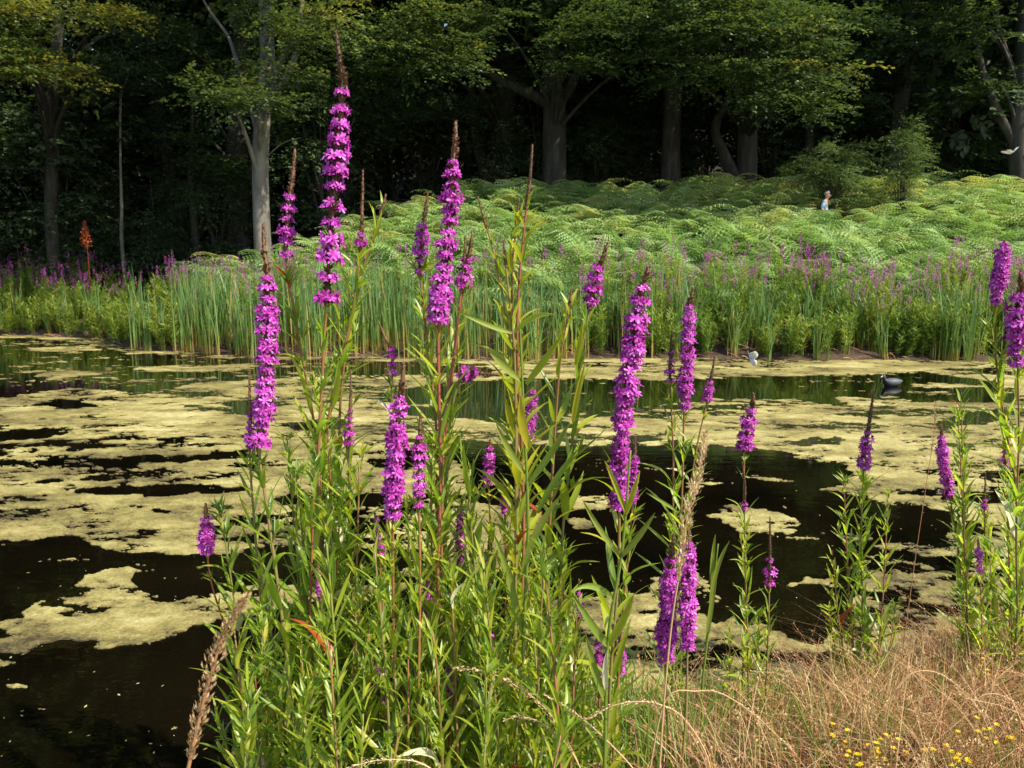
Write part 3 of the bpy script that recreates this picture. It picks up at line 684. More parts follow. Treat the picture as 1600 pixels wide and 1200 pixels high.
# ------------------------------------------------------------------ far bank plants
def bank_xy(px, df):
    D = 15.0
    for _ in range(6): D = float(y_far(np.array([(px - 800) / F * D]))[0]) + df
    return (px - 800) / F * D, D
def far_plant(seed, h, nst, flowers=True, spread=0.2, lf=(.06, .12)):
    r = np.random.default_rng(seed); mf = MB(); mp = MB()
    for i in range(nst):
        a = r.uniform(0, 6.28); b = r.uniform(0, spread * .4) * np.array([math.cos(a), math.sin(a)])
        hh = h * r.uniform(.7, 1.05); e = b + r.uniform(0, spread) * np.array([math.cos(a), math.sin(a)])
        P = curve((b[0], b[1], 0), (b[0] * .6 + e[0] * .4, b[1] * .6 + e[1] * .4, hh * .6), (e[0], e[1], hh), 7)
        mf.tube(P[:6], .004, 3, r.uniform(.3, .7), False)
        n = 44; tt = r.uniform(.12, .82, n); pos = np.stack([np.interp(tt, np.linspace(0, 1, 7), P[:, k]) for k in range(3)], -1)
        aa = r.uniform(0, 6.28, n); d = np.stack([np.cos(aa), np.sin(aa), r.uniform(.5, 1.3, n)], -1)
        mf.stamp((np.array([(0, 0, 0), (.45, -.09, 0), (1, 0, -.08), (.45, .09, 0)]), np.array([(0, 1, 2), (0, 2, 3)]), np.zeros(4)),
                 basis(d, r.normal(0, .3, (n, 3)) + [0, 0, 1], r.uniform(lf[0], lf[1], n)), pos, .45 + r.normal(0, .2, n))
        if flowers and r.random() < .46:
            n = 40; L = r.uniform(.12, .32); tz = r.uniform(0, 1, n); aa = r.uniform(0, 6.28, n)
            rr = .012 * (1 - tz * .55)
            pos = P[-1] + np.stack([np.cos(aa) * rr, np.sin(aa) * rr, tz * L - L * .55], -1)
            d = np.stack([np.cos(aa), np.sin(aa), r.uniform(-.2, .9, n)], -1)
            mp.stamp((np.array([(0, -.3, 0), (1, -.4, .1), (1.1, .35, -.1), (0, .3, 0)]), np.array([(0, 1, 2), (0, 2, 3)]), np.zeros(4)),
                     basis(d, r.normal(0, .5, (n, 3)) + [0, 0, 1], .017), pos, .45 + r.normal(0, .22, n))
    return mf.mesh('foliage', M['bank_leaf'], False), (mp.mesh('blossom', M['far_petal'], False) if mp.v else None)
FARP = [far_plant(200 + k, 1.42, 12, True, .3, (.06, .13)) for k in range(6)]
FARG = [far_plant(230 + k, 1.0, 6 + k, False, .34 + .03 * k, (.08, .17))[0] for k in range(6)]
FARL = 'purple loosestrife flowering in the dense growth along the far bank'
for i in range(215):
    if i < 92: px = random.uniform(-140, 470)
    elif i < 118: px = random.uniform(470, 1000)
    else: px = random.uniform(980, 1760)
    df = random.uniform(0.3, 2.6) if px > 900 else (random.uniform(.4, 3.4) if px < 470 else random.uniform(1.6, 3.0))
    x, y = bank_xy(px, df)
    me, mp = FARP[i % 6]
    t = thing('loosestrife', FARL, 'flower', (x, y, gz(x, y) - .02), 'loosestrife along the far bank')
    s_ = random.uniform(.75, 1.1); t.scale = (s_, s_, s_); t.rotation_euler = (0, 0, random.uniform(0, 6.28))
    obj('foliage', me, t); obj('blossom', mp, t)
for i in range(300):
    px = random.uniform(-140, 330) if i < 125 else random.uniform(900, 1750)
    x, y = bank_xy(px, random.uniform(.06, .45) if i % 2 else random.uniform(.4, 2.4))
    t = thing('waterside_plant', 'bushy green plant without flowers low on the far bank', 'plant', (x, y, gz(x, y) - .02), 'leafy plants along the far bank', FARG[i % 6])
    s_ = random.uniform(.5, 1.05); t.scale = (s_, s_, s_ * random.uniform(.8, 1.2)); t.rotation_euler = (random.uniform(-.22, .22), random.uniform(-.22, .22), random.uniform(0, 6.28))

# red dock spike on the left
def dock(px, py, D):
    c = at(px, py, D); g = gz(c[0], D)
    t = thing('dock_plant', 'rust red dock seed spike rising above the left bank plants', 'plant', (c[0], D, g))
    top = c[2] - g
    mb = MB(); mb.tube(curve((0, 0, 0), (0, 0, top / 2), (.02, 0, top), 6), np.linspace(.008, .004, 6), 5); obj('stem', mb.mesh('stem', M['red_leaf']), t)
    mb = MB(); n = 420; z = rng.uniform(top - .68, top, n); a = rng.uniform(0, 6.28, n); rr = .13 * np.clip((top - z) / .5, .12, 1) * rng.uniform(.2, 1, n)
    pos = np.stack([np.cos(a) * rr, np.sin(a) * rr, z + rr * .5], -1)
    mb.stamp(LEAFQ, basis(rnd_unit(n) + [0, 0, .8], rnd_unit(n), .04), pos, rng.uniform(0, 1, n)); obj('seed_head', mb.mesh('seed_head', M['red_leaf'], False), t)
dock(132, 345, 18.6)

def cattail_mesh(seed, n, h, spread, lean=.14):
    r = np.random.default_rng(seed); mb = MB()
    for i in range(n):
        a = r.uniform(0, 6.28); hh = h * r.uniform(.55, 1.0); w = r.uniform(.007, .014)
        b = np.array([r.normal(0, spread), r.normal(0, spread), -.05]); ln = abs(r.normal(0, lean)) * hh
        dv = np.array([math.cos(a), math.sin(a), 0]); sv = np.array([-dv[1], dv[0], 0]) if r.random() < .5 else np.array([1.0, 0, 0])
        t = np.linspace(0, 1, 7); bend = (r.uniform(.55, .9) if r.random() < .12 else 1)
        P = b + dv * (ln * t ** 2)[:, None] + np.stack([t * 0, t * 0, hh * np.where(t > bend, bend - (t - bend) * .6, t)], -1)
        ww = w * np.interp(t, [0, .15, .7, 1], [.8, 1, .85, .08])
        V = np.concatenate([P - sv * ww[:, None], P + sv * ww[:, None]])
        dead = r.random() < .1
        tt = np.concatenate([t, t]) * (1 if not dead else .12) + r.normal(0, .03)
        mb.add(V, [(k, k + 1, k + 8, k + 7) for k in range(6)], np.clip(tt, 0, 1))
    return mb.mesh('cattail', M['cattail'], False)
CAT = [cattail_mesh(300 + k, 15, 1.75, .045) for k in range(5)]; CATB = [cattail_mesh(320 + k, 26, 1.7, .16, .17) for k in range(4)]
single = [(108, 526, .85, 'cattail clump standing alone in the water nearest the left edge'), (147, 530, .95, 'cattail clump rising from the muddy shore beside the lone left clump'),
          (158, 531, .98, 'bushy cattail clump at the muddy shore under the red dock spike'), (212, 548, 1.0, 'narrow yellow footed cattail clump at the front of the reed bed'), (229, 549, 1.0, 'widest yellow footed cattail clump at the front corner of the reed bed'),
          (253, 549, .95, 'cattail clump with orange foot third along the reed bed front'), (285, 552, .95, 'cattail clump beside fallen straw in the reed bed front'),
          (1201, 563, .62, 'single cattail clump behind the hovering white butterfly'), (1252, 561, .7, 'short cattail clump at the right of the butterfly one'), (1278, 563, .85, 'tall forked yellow cattail clump in the middle of the right shore'), (1292, 564, .55, 'small bright cattail shoot beside the forked clump'),
          (1475, 564, .95, 'cattail clump with yellow stalks on the right shore'), (1490, 565, .8, 'lower cattail clump leaning on the right shore'), (1512, 566, .9, 'cattail clump with straw coloured stalks near the right edge')]
for i, (px, py, s_, lb) in enumerate(single):
    p = onz(px, py)
    t = thing('cattail', lb, 'reed', (p[0], p[1], -.05), None, CAT[i % 5]); t.scale = (s_ * .9, s_ * .9, s_); t.rotation_euler = (0, 0, random.uniform(0, 6.28))
for i in range(105):
    px = random.uniform(285, 770) if i < 72 else random.uniform(770, 1060) if i < 96 else random.uniform(1480, 1640)
    x, y = bank_xy(px, random.uniform(-.15, 1.5) if px < 770 else random.uniform(0, .9))
    t = thing('cattail', 'grey green cattail clump in the dense reed bed along the far shore', 'reed', (x, y, max(gz(x, y), -.05) - .02), 'cattails of the reed bed', CATB[i % 4])
    s_ = random.uniform(.78, 1.08); t.scale = (s_, s_, s_); t.rotation_euler = (0, 0, random.uniform(0, 6.28))
for i in range(110):
    px = random.uniform(-100, 300) if i < 30 else random.uniform(1000, 1700)
    x, y = bank_xy(px, random.uniform(.02, 1.6))
    t = thing('grass_tuft', 'tuft of tall thin grass among the leafy plants of the far bank', 'grass', (x, y, max(gz(x, y), -.05) - .02), 'grass tufts along the far bank', CAT[i % 5])
    s_ = random.uniform(.5, .95); t.scale = (s_ * 1.3, s_ * 1.3, s_); t.rotation_euler = (random.uniform(-.15, .15), random.uniform(-.15, .15), random.uniform(0, 6.28))
# dead straw and litter on the shores
mb = MB()
for i in range(420):
    px = random.uniform(-100, 1750); x, y = bank_xy(px, random.uniform(-.08, .7)); z = max(gz(x, y), 0) + .015
    a = random.uniform(0, 6.28); L = random.uniform(.06, .4); e = random.uniform(0, .5)
    p0 = np.array([x, y, z]); p1 = p0 + L * np.array([math.cos(a), math.sin(a) * .6, e])
    mb.tube([p0, (p0 + p1) / 2 + [0, 0, .02], p1], random.uniform(.002, .006), 3, random.uniform(0, .9), False)
stuff('shore_litter', mb.mesh('shore_litter', M['dry'], False), 'dead straw and broken reed stalks littering the far shore', 'litter')

# ------------------------------------------------------------------ foreground loosestrife
def leaf_mesh(name, mat, wid=.16, curve_=0.25, fold=.3, seed=0, twist=0.0):
    r = np.random.default_rng(seed); n = 7; t = np.linspace(0, 1, n)
    w = wid / 2 * np.array([.35, .85, 1.0, .93, .72, .42, .03]) * (1 + r.normal(0, .04, n))
    z = curve_ * .5 * np.sin(t * 2.2) * .5 - curve_ * t ** 2.2; y = .04 * np.sin(t * 3 + seed)
    V = []
    for i in range(n):
        ta = twist * t[i]
        V += [(t[i], y[i] - w[i] * math.cos(ta), z[i] + w[i] * fold + w[i] * math.sin(ta)), (t[i], y[i], z[i]), (t[i], y[i] + w[i] * math.cos(ta), z[i] + w[i] * fold - w[i] * math.sin(ta))]
    q = []
    for i in range(n - 1):
        for k in range(2): q.append((i * 3 + k, i * 3 + k + 1, i * 3 + k + 4, i * 3 + k + 3))
    mb = MB(); mb.add(V, q, np.tile([.5, .68, .5], n)); return mb.mesh(name, mat)
LEAVES = [leaf_mesh('leaf', M['leaf'], random.uniform(.085, .135), random.uniform(-.05, .45), random.uniform(.2, .5), k, random.uniform(-.7, .7)) for k in range(8)]
YLEAVES = [leaf_mesh('leaf', M['yellow_leaf'], random.uniform(.12, .165), random.uniform(.0, .35), .3, 20 + k, random.uniform(-.4, .4)) for k in range(4)]
RLEAF = leaf_mesh('leaf', M['red_leaf'], .2, .3, .5, 40); PLEAF = leaf_mesh('leaf', M['pale_leaf'], .22, .4, .6, 41, .6)

def flower_whorl(seed, nfl=13):
    """one whorl of six-petalled flowers around the spike, unit radius"""
    r = np.random.default_rng(seed); mb = MB()
    for i in range(nfl):
        a = i * 2 * math.pi / nfl * 1.0 + r.uniform(-.25, .25); zz = r.uniform(-.2, .2); e = r.uniform(-.1, .85)
        out = np.array([math.cos(a) * math.cos(e), math.sin(a) * math.cos(e), math.sin(e)])
        c = np.array([math.cos(a), math.sin(a), 0]) * r.uniform(.40, .74) + [0, 0, zz]
        s1 = np.cross(out, [0, 0, 1.0]); s1 /= np.linalg.norm(s1) + 1e-9; s2 = np.cross(s1, out)
        mb.tube([np.array([math.cos(a) * .12, math.sin(a) * .12, zz - .12]), c], [.07, .05], 4, -.05, False)
        for p in range(6):
            b = p * math.pi / 3 + r.uniform(-.2, .2); d = s1 * math.cos(b) + s2 * math.sin(b); q_ = -s1 * math.sin(b) + s2 * math.cos(b)
            L = r.uniform(.28, .47); wv = r.uniform(.065, .105); up_ = r.uniform(.15, .6); tw = r.normal(0, .05)
            p0 = c; p1 = c + d * L * .55 + out * (L * .28 * up_); p2 = c + d * L + out * (L * up_ * .35 + r.normal(0, .03))
            V = [p0 - q_ * .02, p0 + q_ * .02, p1 - q_ * wv + out * tw, p1 + out * .03, p1 + q_ * wv - out * tw, p2 - q_ * wv * .6, p2 + out * .035, p2 + q_ * wv * .6]
            tb = .50 + r.normal(0, .19)
            mb.add(V, [(0, 3, 2), (0, 1, 3), (1, 4, 3), (2, 3, 6), (2, 6, 5), (3, 4, 7), (3, 7, 6)], np.array([-.28, -.28, 0, -.04, 0, .1, .08, .1]) + tb)
    return mb.mesh('flower_whorl', M['petal'], False)
WHORL = [flower_whorl(400 + k, 15 + k % 5) for k in range(7)]
SPARSE = [flower_whorl(420 + k, 8) for k in range(3)]
BUDT = (np.array([(0, 0, 0), (.5, -.28, .1), (.5, .28, .1), (.5, 0, .3), (1, 0, .12)]), np.array([(0, 1, 3), (0, 3, 2), (1, 4, 3), (3, 4, 2)]), np.zeros(5))

gtop = dict(cat='flower')
def loosestrife(label, D, path, w, ft=None, fb=None, gap=1.0, leaves=True, lsize=1.0, yellow=0.0, Db=None, lf=None, shoots=1.0, group=None, budr=.42, sparse=False, frac=None, nodes=.055, ltop=None, red=0.6):
    """path: photo pixels from tip downward. ft/fb: pixel rows between which the spike flowers. w: width of the flowers in pixels."""
    Db = Db if Db else D + random.uniform(-.12, .12)
    px = crm(np.array(path, float), 14)
    ss = np.concatenate([[0], np.cumsum(np.hypot(*np.diff(px, axis=0).T))]); tot = ss[-1]
    dd = D + (Db - D) * ss / tot
    P = np.array([at(x, y, d_) for (x, y), d_ in zip(px, dd)])
    e = P[-1]; g = gz(e[0], e[1])
    if e[2] > g + .03:
        k = 8; d_ = (P[-1] - P[-6]); d_ /= max(abs(d_[2]), .05); d_[2] = -1; d_[:2] *= .35
        ext = np.array([e + d_ * (e[2] - g + .02) * (i + 1) / k for i in range(k)]); P = np.vstack([P, ext])
    base = P[-1].copy()
    # world arc length
    s = np.concatenate([[0], np.cumsum(np.linalg.norm(np.diff(P, axis=0), axis=1))])
    def pos(v): return np.array([np.interp(v, s, P[:, k]) for k in range(3)])
    def tan(v): q_ = pos(min(v + .01, s[-1])) - pos(max(v - .01, 0)); return -q_ / (np.linalg.norm(q_) + 1e-9)   # points up the stem
    def s_of_y(y): return float(np.interp(np.interp(y, px[:, 1], ss), ss, s[:len(ss)]))
    if frac: st, sb = frac[0] * s[-1], frac[1] * s[-1]
    elif ft is not None: st, sb = s_of_y(ft), s_of_y(fb)
    else: st = sb = None
    r = w / 2 * D / F * 1.04
    t = thing('loosestrife', label, 'flower', base, group)
    # stem
    s0 = (st if st is not None else min(.04, s[-1] * .1))
    vs = np.arange(s0, s[-1], .03); vs = np.append(vs, s[-1]); SP_ = np.array([pos(v_) for v_ in vs]) - base
    mb = MB(); mb.tube(SP_[::-1], np.interp(vs[::-1], [0, .4, 1.4], [.0018, .003, .0046]), 6, np.interp(vs[::-1], [0, .5, 1.4], [red + .1, red, red - .35]))
    obj('stem', mb.mesh('stem', M['stem']), t)
    # spike: core with buds, tapering tip
    if st is not None or lf:
        end = sb if sb is not None else lf
        vs = np.linspace(0, end, max(8, int(end / .008))); K = np.array([pos(v_) for v_ in vs]) - base
        br = r * budr * np.clip(.35 + vs / max(.03, (st or end)) * .75, 0, 1.0); core = np.minimum(br * .5, .004)
        mb = MB(); mb.tube(K[::-1], core[::-1], 6, .3)
        tipend = st if st is not None else end
        nb = int(tipend / .0010) + 8; bv = np.concatenate([rng.uniform(0, tipend, nb), rng.uniform(tipend, max(end, tipend), int((end - tipend) / .0012))])
        BP = np.array([pos(v_) for v_ in bv]) - base; BT = np.array([tan(v_) for v_ in bv]); a = rng.uniform(0, 6.28, len(bv))
        ref = np.cross(BT, [0.3, 1, 0.1]); ref /= np.linalg.norm(ref, axis=1)[:, None]; ref2 = np.cross(BT, ref)
        ro = np.cos(a)[:, None] * ref + np.sin(a)[:, None] * ref2
        rr = np.interp(bv, vs, br)
        mb.stamp(BUDT, basis(ro + BT * rng.uniform(.7, 1.6, len(bv))[:, None], BT - ro * .5, rr * .85 + .0015), BP + ro * (rr * .25)[:, None], .45 + rng.normal(0, .18, len(bv)) + np.where(bv < .03, .3, 0))
        sp_o = obj('flower_spike', mb.mesh('flower_spike', M['bud']), t)
        if st is not None:
            v_ = st + r * .15; first = True
            while v_ < sb:
                f = np.clip((v_ - st) / max(sb - st, .01), 0, 1)
                rr = r * np.interp(f, [0, .12, .75, 1], [.6, .95, 1.0, .88]) * random.uniform(.72, 1.16)
                up_ = tan(v_); a = random.uniform(0, 6.28)
                x = np.cross(up_, [math.sin(a), math.cos(a), 0.05])
                o = obj('flower_whorl', random.choice(SPARSE if (sparse or random.random() < (.5 if gap > 1.3 else .16)) else WHORL), sp_o, mtx=mat4(x, up_, pos(v_) - base, rr))
                v_ += r * .88 * gap * random.uniform(.85, 1.2) * (1 if f < .7 else (1 + (gap - 1) * .8 + .1))
    # leaves in opposite pairs
    if leaves:
        v0 = (ltop if ltop is not None else ((sb + .01) if sb is not None else (lf or .02)))
        v_ = v0; k = 0; small = MB(); phi0 = random.uniform(0, 3.14)
        while v_ < s[-1] - .03:
            p = pos(v_); up_ = tan(v_)
            if p[2] < CAMZ - .80 * p[1] : break                   # well below the picture
            ref = np.cross(up_, [0, 1, .2]); ref /= np.linalg.norm(ref); ref2 = np.cross(up_, ref)
            q_ = v_ - v0
            L0 = np.interp(q_, [0, .12, .4, .9], [.05, .085, .12, .13]) * lsize
            for h in (0, 1):
                if random.random() < .06: continue
                a = phi0 + k * 1.57 + h * math.pi + random.uniform(-.35, .35)
                ro = math.cos(a) * ref + math.sin(a) * ref2
                el = np.interp(q_, [0, .3, .9], [1.2, 1.08, 1.0]) + random.uniform(-.38, .25)
                d_ = ro * math.cos(el) + up_ * math.sin(el); L = L0 * random.uniform(.75, 1.3)
                lm = random.choice(YLEAVES) if random.random() < yellow else random.choice(LEAVES)
                rv = random.random()
                if rv < .004: lm = RLEAF
                elif rv < .010: lm = PLEAF
                obj('leaf', lm, t, mtx=mat4(d_, up_ * .8 - ro * .4, p - base + ro * .003, L))
                if random.random() < .38 * shoots:                # axillary shoot of small leaves
                    n = random.randint(4, 8); sl_ = random.uniform(.02, .075) * min(1, .4 + q_ * 2)
                    tt = rng.uniform(.2, 1, n); ps = p - base + (ro * .45 + up_ * .9)[None] * (tt * sl_)[:, None]
                    aa = rng.uniform(0, 6.28, n); dv = np.cos(aa)[:, None] * ref + np.sin(aa)[:, None] * ref2 + up_ * rng.uniform(.7, 1.8, n)[:, None]
                    small.stamp((np.array([(0, 0, 0), (.45, -.1, .03), (1, 0, -.06), (.45, .1, .03)]), np.array([(0, 1, 2), (0, 2, 3)]), np.zeros(4)),
                                basis(dv, rnd_unit(n) * .4 + up_, rng.uniform(.025, .055, n) * lsize), ps, .5 + rng.normal(0, .15, n))
            v_ += nodes * random.uniform(.75, 1.25) * np.interp(q_, [0, .2], [.55, 1]); k += 1
        if small.v: obj('side_shoot', small.mesh('side_shoot', M['leaf'], False), t)['kind'] = 'stuff'
    return t

L_ = loosestrife
L_('tallest purple loosestrife, its spike reaching high against the dark wood', 1.70, [(525, 48), (530, 90), (535, 135), (527, 250), (517, 360), (510, 475), (503, 600), (498, 720), (505, 900), (525, 1230)], 48, 140, 478, 1.1, red=.9)
L_('loosestrife with a long dense purple spike at the left side of the clump', 1.62, [(411, 350), (413, 395), (417, 430), (417, 540), (412, 640), (405, 705), (418, 800), (440, 960), (470, 1230)], 42, 432, 705, .8, red=.7)
L_('shorter loosestrife spike with dark tip leaning against the foot of the left dense spike', 1.60, [(390, 575), (390, 620), (391, 655), (390, 706), (396, 800), (410, 960), (440, 1230)], 22, 648, 706, 1.0, lsize=.9, shoots=.2)
L_('loosestrife with short bright spike between the left dense spike and the tallest one', 1.75, [(461, 232), (457, 280), (452, 312), (447, 400), (462, 500), (480, 600), (497, 720), (512, 1000), (530, 1230)], 33, 305, 405, 1.1, red=.9)
L_('loosestrife with brown bare bud tip right of the tallest spike', 1.75, [(567, 265), (566, 320), (563, 390), (548, 500), (520, 620), (505, 740), (515, 1000), (530, 1230)], 24, 365, 392, 1.2, red=.8)
L_('slim green budded loosestrife tip leaning beside the brown bare tip', 1.78, [(603, 305), (590, 350), (570, 410), (545, 520), (530, 680), (535, 1000), (545, 1230)], 18, lf=.05, budr=.5)
L_('second tallest loosestrife with long wavy purple spike before the bracken', 1.68, [(712, 190), (712, 225), (708, 255), (703, 340), (692, 430), (685, 500), (686, 620), (688, 760), (680, 1000), (670, 1230)], 42, 252, 502, .85, red=.95)
L_('loosestrife with a stubby spike hard against the left of the second tallest', 1.74, [(668, 303), (664, 335), (660, 360), (657, 430), (668, 540), (682, 680), (680, 900), (665, 1230)], 31, 350, 432, .95, red=.8)
L_('loosestrife with twin brown tips over a few flowers right of the second tallest', 1.74, [(738, 362), (734, 395), (728, 420), (722, 460), (710, 560), (695, 700), (690, 950), (680, 1230)], 31, 402, 452, .9, red=.8)
L_('bare brown twin of the bud tip beside the few flowers', 1.745, [(727, 368), (726, 400), (720, 460), (708, 560), (693, 700), (686, 1230)], 22, lf=.07, budr=.5, leaves=False)
L_('dark red budded loosestrife standing tallest of the yellow leaved shoots', 1.60, [(832, 226), (829, 270), (822, 330), (812, 430), (808, 540), (815, 700), (818, 850), (812, 1000), (800, 1230)], 20, lf=.13, budr=.55, yellow=.85, lsize=.8, red=.8, nodes=.07, shoots=.4)
L_('slightly lower dark red bud tip at the left of the tallest red one', 1.61, [(811, 308), (808, 345), (800, 420), (802, 540), (812, 700), (806, 1000), (795, 1230)], 17, lf=.06, budr=.55, yellow=.85, shoots=.4, nodes=.08)
L_('thin leaning red bud tip left of the yellow leaved shoots', 1.62, [(747, 308), (757, 345), (768, 380), (785, 460), (800, 560), (808, 720), (800, 1230)], 16, lf=.075, budr=.5, yellow=.8, lsize=.6, shoots=.2)
L_('short rusty bud among yellow leaves below the red tips', 1.61, [(787, 378), (790, 410), (796, 470), (804, 560), (806, 720), (805, 1230)], 18, lf=.05, budr=.5, yellow=.9, shoots=.2)
L_('loosestrife with a tilted dark tip over pale flowers left of the long curved spike', 1.72, [(950, 378), (941, 405), (932, 425), (920, 488), (905, 570), (895, 680), (880, 820), (870, 1000), (850, 1230)], 36, 415, 488, 1.0, yellow=.5, lsize=1.0, shoots=.4, red=.4)
L_('flowerless bud tip with long hanging yellow green leaves under the tilted tip', 1.68, [(893, 450), (888, 490), (876, 560), (868, 660), (860, 800), (850, 1000), (835, 1230)], 18, lf=.06, budr=.55, yellow=.7, lsize=1.0, shoots=.3)
L_('loosestrife with the long curved purple spike over the middle of the pond', 1.66, [(1013, 416), (1009, 435), (1003, 452), (992, 520), (980, 600), (970, 690), (968, 790), (966, 900), (955, 1040), (945, 1230)], 44, 447, 795, .78, ltop=.42, yellow=.6, lsize=1.05, shoots=.2, nodes=.07)
L_('loosestrife with a straight even purple spike right of the curved one', 2.30, [(1083, 448), (1080, 465), (1077, 480), (1074, 560), (1069, 640), (1066, 760), (1060, 900), (1050, 1080)], 31, 476, 642, .75, Db=2.35, red=.8)
L_('faint sparse loosestrife spike just left of the straight even one', 2.35, [(1050, 515), (1049, 545), (1047, 600), (1052, 720), (1050, 900), (1045, 1080)], 22, 548, 605, 1.5, Db=2.4, sparse=True)
L_('loosestrife with long brown tip and thick magenta spike in the heart of the clump', 1.50, [(631, 568), (628, 600), (624, 625), (617, 720), (614, 800), (614, 900), (616, 1050), (620, 1240)], 42, 618, 812, .8, red=.9)
L_('half hidden loosestrife spike touching the right of the thick magenta spike', 1.58, [(657, 645), (656, 675), (655, 720), (655, 800), (656, 950), (650, 1240)], 30, 680, 800, 1.1)
L_('small loosestrife with long brown tip over a few petals between clump stems', 1.66, [(548, 578), (548, 615), (547, 650), (545, 695), (547, 800), (552, 1000), (560, 1240)], 22, 640, 697, 1.2)
L_('thin loosestrife tip bent toward the left above the thick magenta spike', 1.72, [(592, 503), (602, 528), (612, 550), (613, 582), (612, 700), (600, 900), (590, 1240)], 20, 545, 584, 1.2, lsize=.7)
L_('loosestrife spike lying sideways with its tip pointing right over the water', 1.75, [(788, 586), (760, 584), (735, 583), (718, 596), (705, 650), (698, 760), (690, 1000), (680, 1240)], 32, frac=(.05, .085), gap=.8, ltop=.16, lsize=.8)
L_('short plump loosestrife spike low between clump and yellow leaves', 1.75, [(766, 686), (765, 700), (764, 720), (763, 756), (768, 860), (770, 1000), (765, 1240)], 29, 698, 757, .8)
L_('rounded loosestrife spike partly behind a yellow green leaf over the water', 1.78, [(832, 606), (832, 615), (829, 650), (822, 695), (818, 800), (822, 1000), (820, 1240)], 25, 610, 696, .75)
L_('lone small loosestrife leaning out over the dark water at the left', 1.68, [(321, 786), (322, 805), (323, 830), (324, 868), (334, 925), (365, 1010), (410, 1110), (450, 1230)], 33, 808, 868, .8, red=.9, lsize=.6, nodes=.09, shoots=.1)
L_('fragmented loosestrife spike deep among leaves beside the thick magenta spike', 1.85, [(722, 780), (721, 800), (719, 840), (716, 880), (716, 1000), (715, 1240)], 23, 795, 885, .9)
L_('narrow shaded loosestrife spike buried in the clump foliage', 1.85, [(764, 840), (763, 870), (760, 930), (757, 995), (755, 1100), (750, 1240)], 19, 858, 990, 1.0)
L_('purple spike low in the clump just above the arching straw', 1.70, [(767, 970), (766, 985), (764, 1010), (762, 1036), (760, 1130), (755, 1240)], 25, 980, 1036, .8)
L_('lowest loosestrife spike leaning in the green at bottom of the clump', 1.60, [(583, 1026), (586, 1040), (592, 1065), (600, 1095), (605, 1240)], 24, 1034, 1095, .8)
L_('loose straggling loosestrife flowers left of the thick magenta spike', 1.66, [(585, 800), (588, 815), (591, 845), (594, 885), (596, 1000), (600, 1240)], 24, 810, 884, 1.3, sparse=True)
L_('fat loosestrife spike behind the tan seed head over the algae', 1.85, [(1079, 838), (1076, 850), (1075, 930), (1074, 1012), (1072, 1110), (1065, 1200)], 36, 848, 1018, .72, leaves=False)
L_('fat paler loosestrife spike crossed by the tan seed head stalk', 1.82, [(1052, 835), (1049, 870), (1043, 940), (1040, 1025), (1042, 1120), (1050, 1200)], 42, 872, 1028, .74, leaves=False)
L_('loosestrife spike with dark tip half behind the withered pale leaf', 1.75, [(968, 930), (968, 960), (967, 1000), (967, 1052), (962, 1130), (950, 1240)], 28, 962, 1054, .8, lsize=.8)
L_('sliver of loosestrife spike left of the withered pale leaf', 1.78, [(932, 985), (934, 1005), (936, 1055), (935, 1240)], 18, 1000, 1056, .9)
L_('loosestrife spike with pointed tip standing against the bright algae right of centre', 2.45, [(1178, 615), (1174, 640), (1168, 668), (1164, 700), (1162, 790), (1165, 900), (1160, 1080)], 34, 640, 700, .85, Db=2.5, lsize=.7, nodes=.08)
L_('small loosestrife tuft with dark pointed tip beside the straight even spike', 2.35, [(1117, 556), (1113, 580), (1108, 602), (1104, 630), (1085, 720), (1070, 850), (1062, 1080)], 21, 596, 630, .9, Db=2.4, lsize=.7, nodes=.08)
L_('bent grey loosestrife tip with a single flower left of the small sparse spike', 2.3, [(1160, 722), (1164, 760), (1163, 800), (1165, 900), (1168, 1000), (1170, 1120)], 16, 786, 800, 1.0, Db=2.35, lsize=.9, budr=.5)
L_('sparse little loosestrife with loose open flowers over dark water', 2.3, [(1203, 808), (1203, 850), (1203, 885), (1202, 920), (1200, 1000), (1195, 1120)], 30, 872, 922, 1.4, Db=2.35, sparse=True, budr=.3, lsize=.8)
L_('leafy loosestrife with a short crown of flowers standing alone on the bank at right', 2.62, [(1366, 608), (1360, 645), (1355, 680), (1350, 726), (1346, 820), (1348, 960), (1352, 1120)], 27, 674, 728, .9, Db=2.68, lsize=1.25, shoots=1.3, nodes=.05, red=.6, budr=.42)
L_('slim leaning loosestrife spike before the algae at right', 2.7, [(1471, 664), (1471, 685), (1475, 730), (1484, 775), (1496, 850), (1505, 940), (1512, 1010)], 23, 682, 778, .7, Db=2.75, lsize=.9)
L_('tall loosestrife spike near the right edge level with the far bank', 2.45, [(1569, 376), (1568, 385), (1563, 430), (1556, 472), (1556, 560), (1570, 660), (1590, 780), (1600, 940)], 28, 380, 474, .7, Db=2.5, lsize=1.2)
L_('loosestrife cut by the right edge with a wide dense spike', 2.4, [(1594, 425), (1594, 450), (1591, 500), (1590, 565), (1592, 680), (1588, 820), (1590, 960)], 42, 462, 566, .75, Db=2.45, lsize=1.2)
L_('little grey tipped loosestrife in the leafy group at the right edge', 2.5, [(1570, 655), (1570, 690), (1570, 730), (1575, 820), (1580, 950)], 20, 705, 735, 1.3, Db=2.55, sparse=True)
L_('small loosestrife tip with one flower between the slim spike and right edge group', 2.65, [(1540, 738), (1539, 770), (1538, 800), (1540, 880), (1545, 980)], 16, 780, 797, 1.0, Db=2.7, lsize=.9)
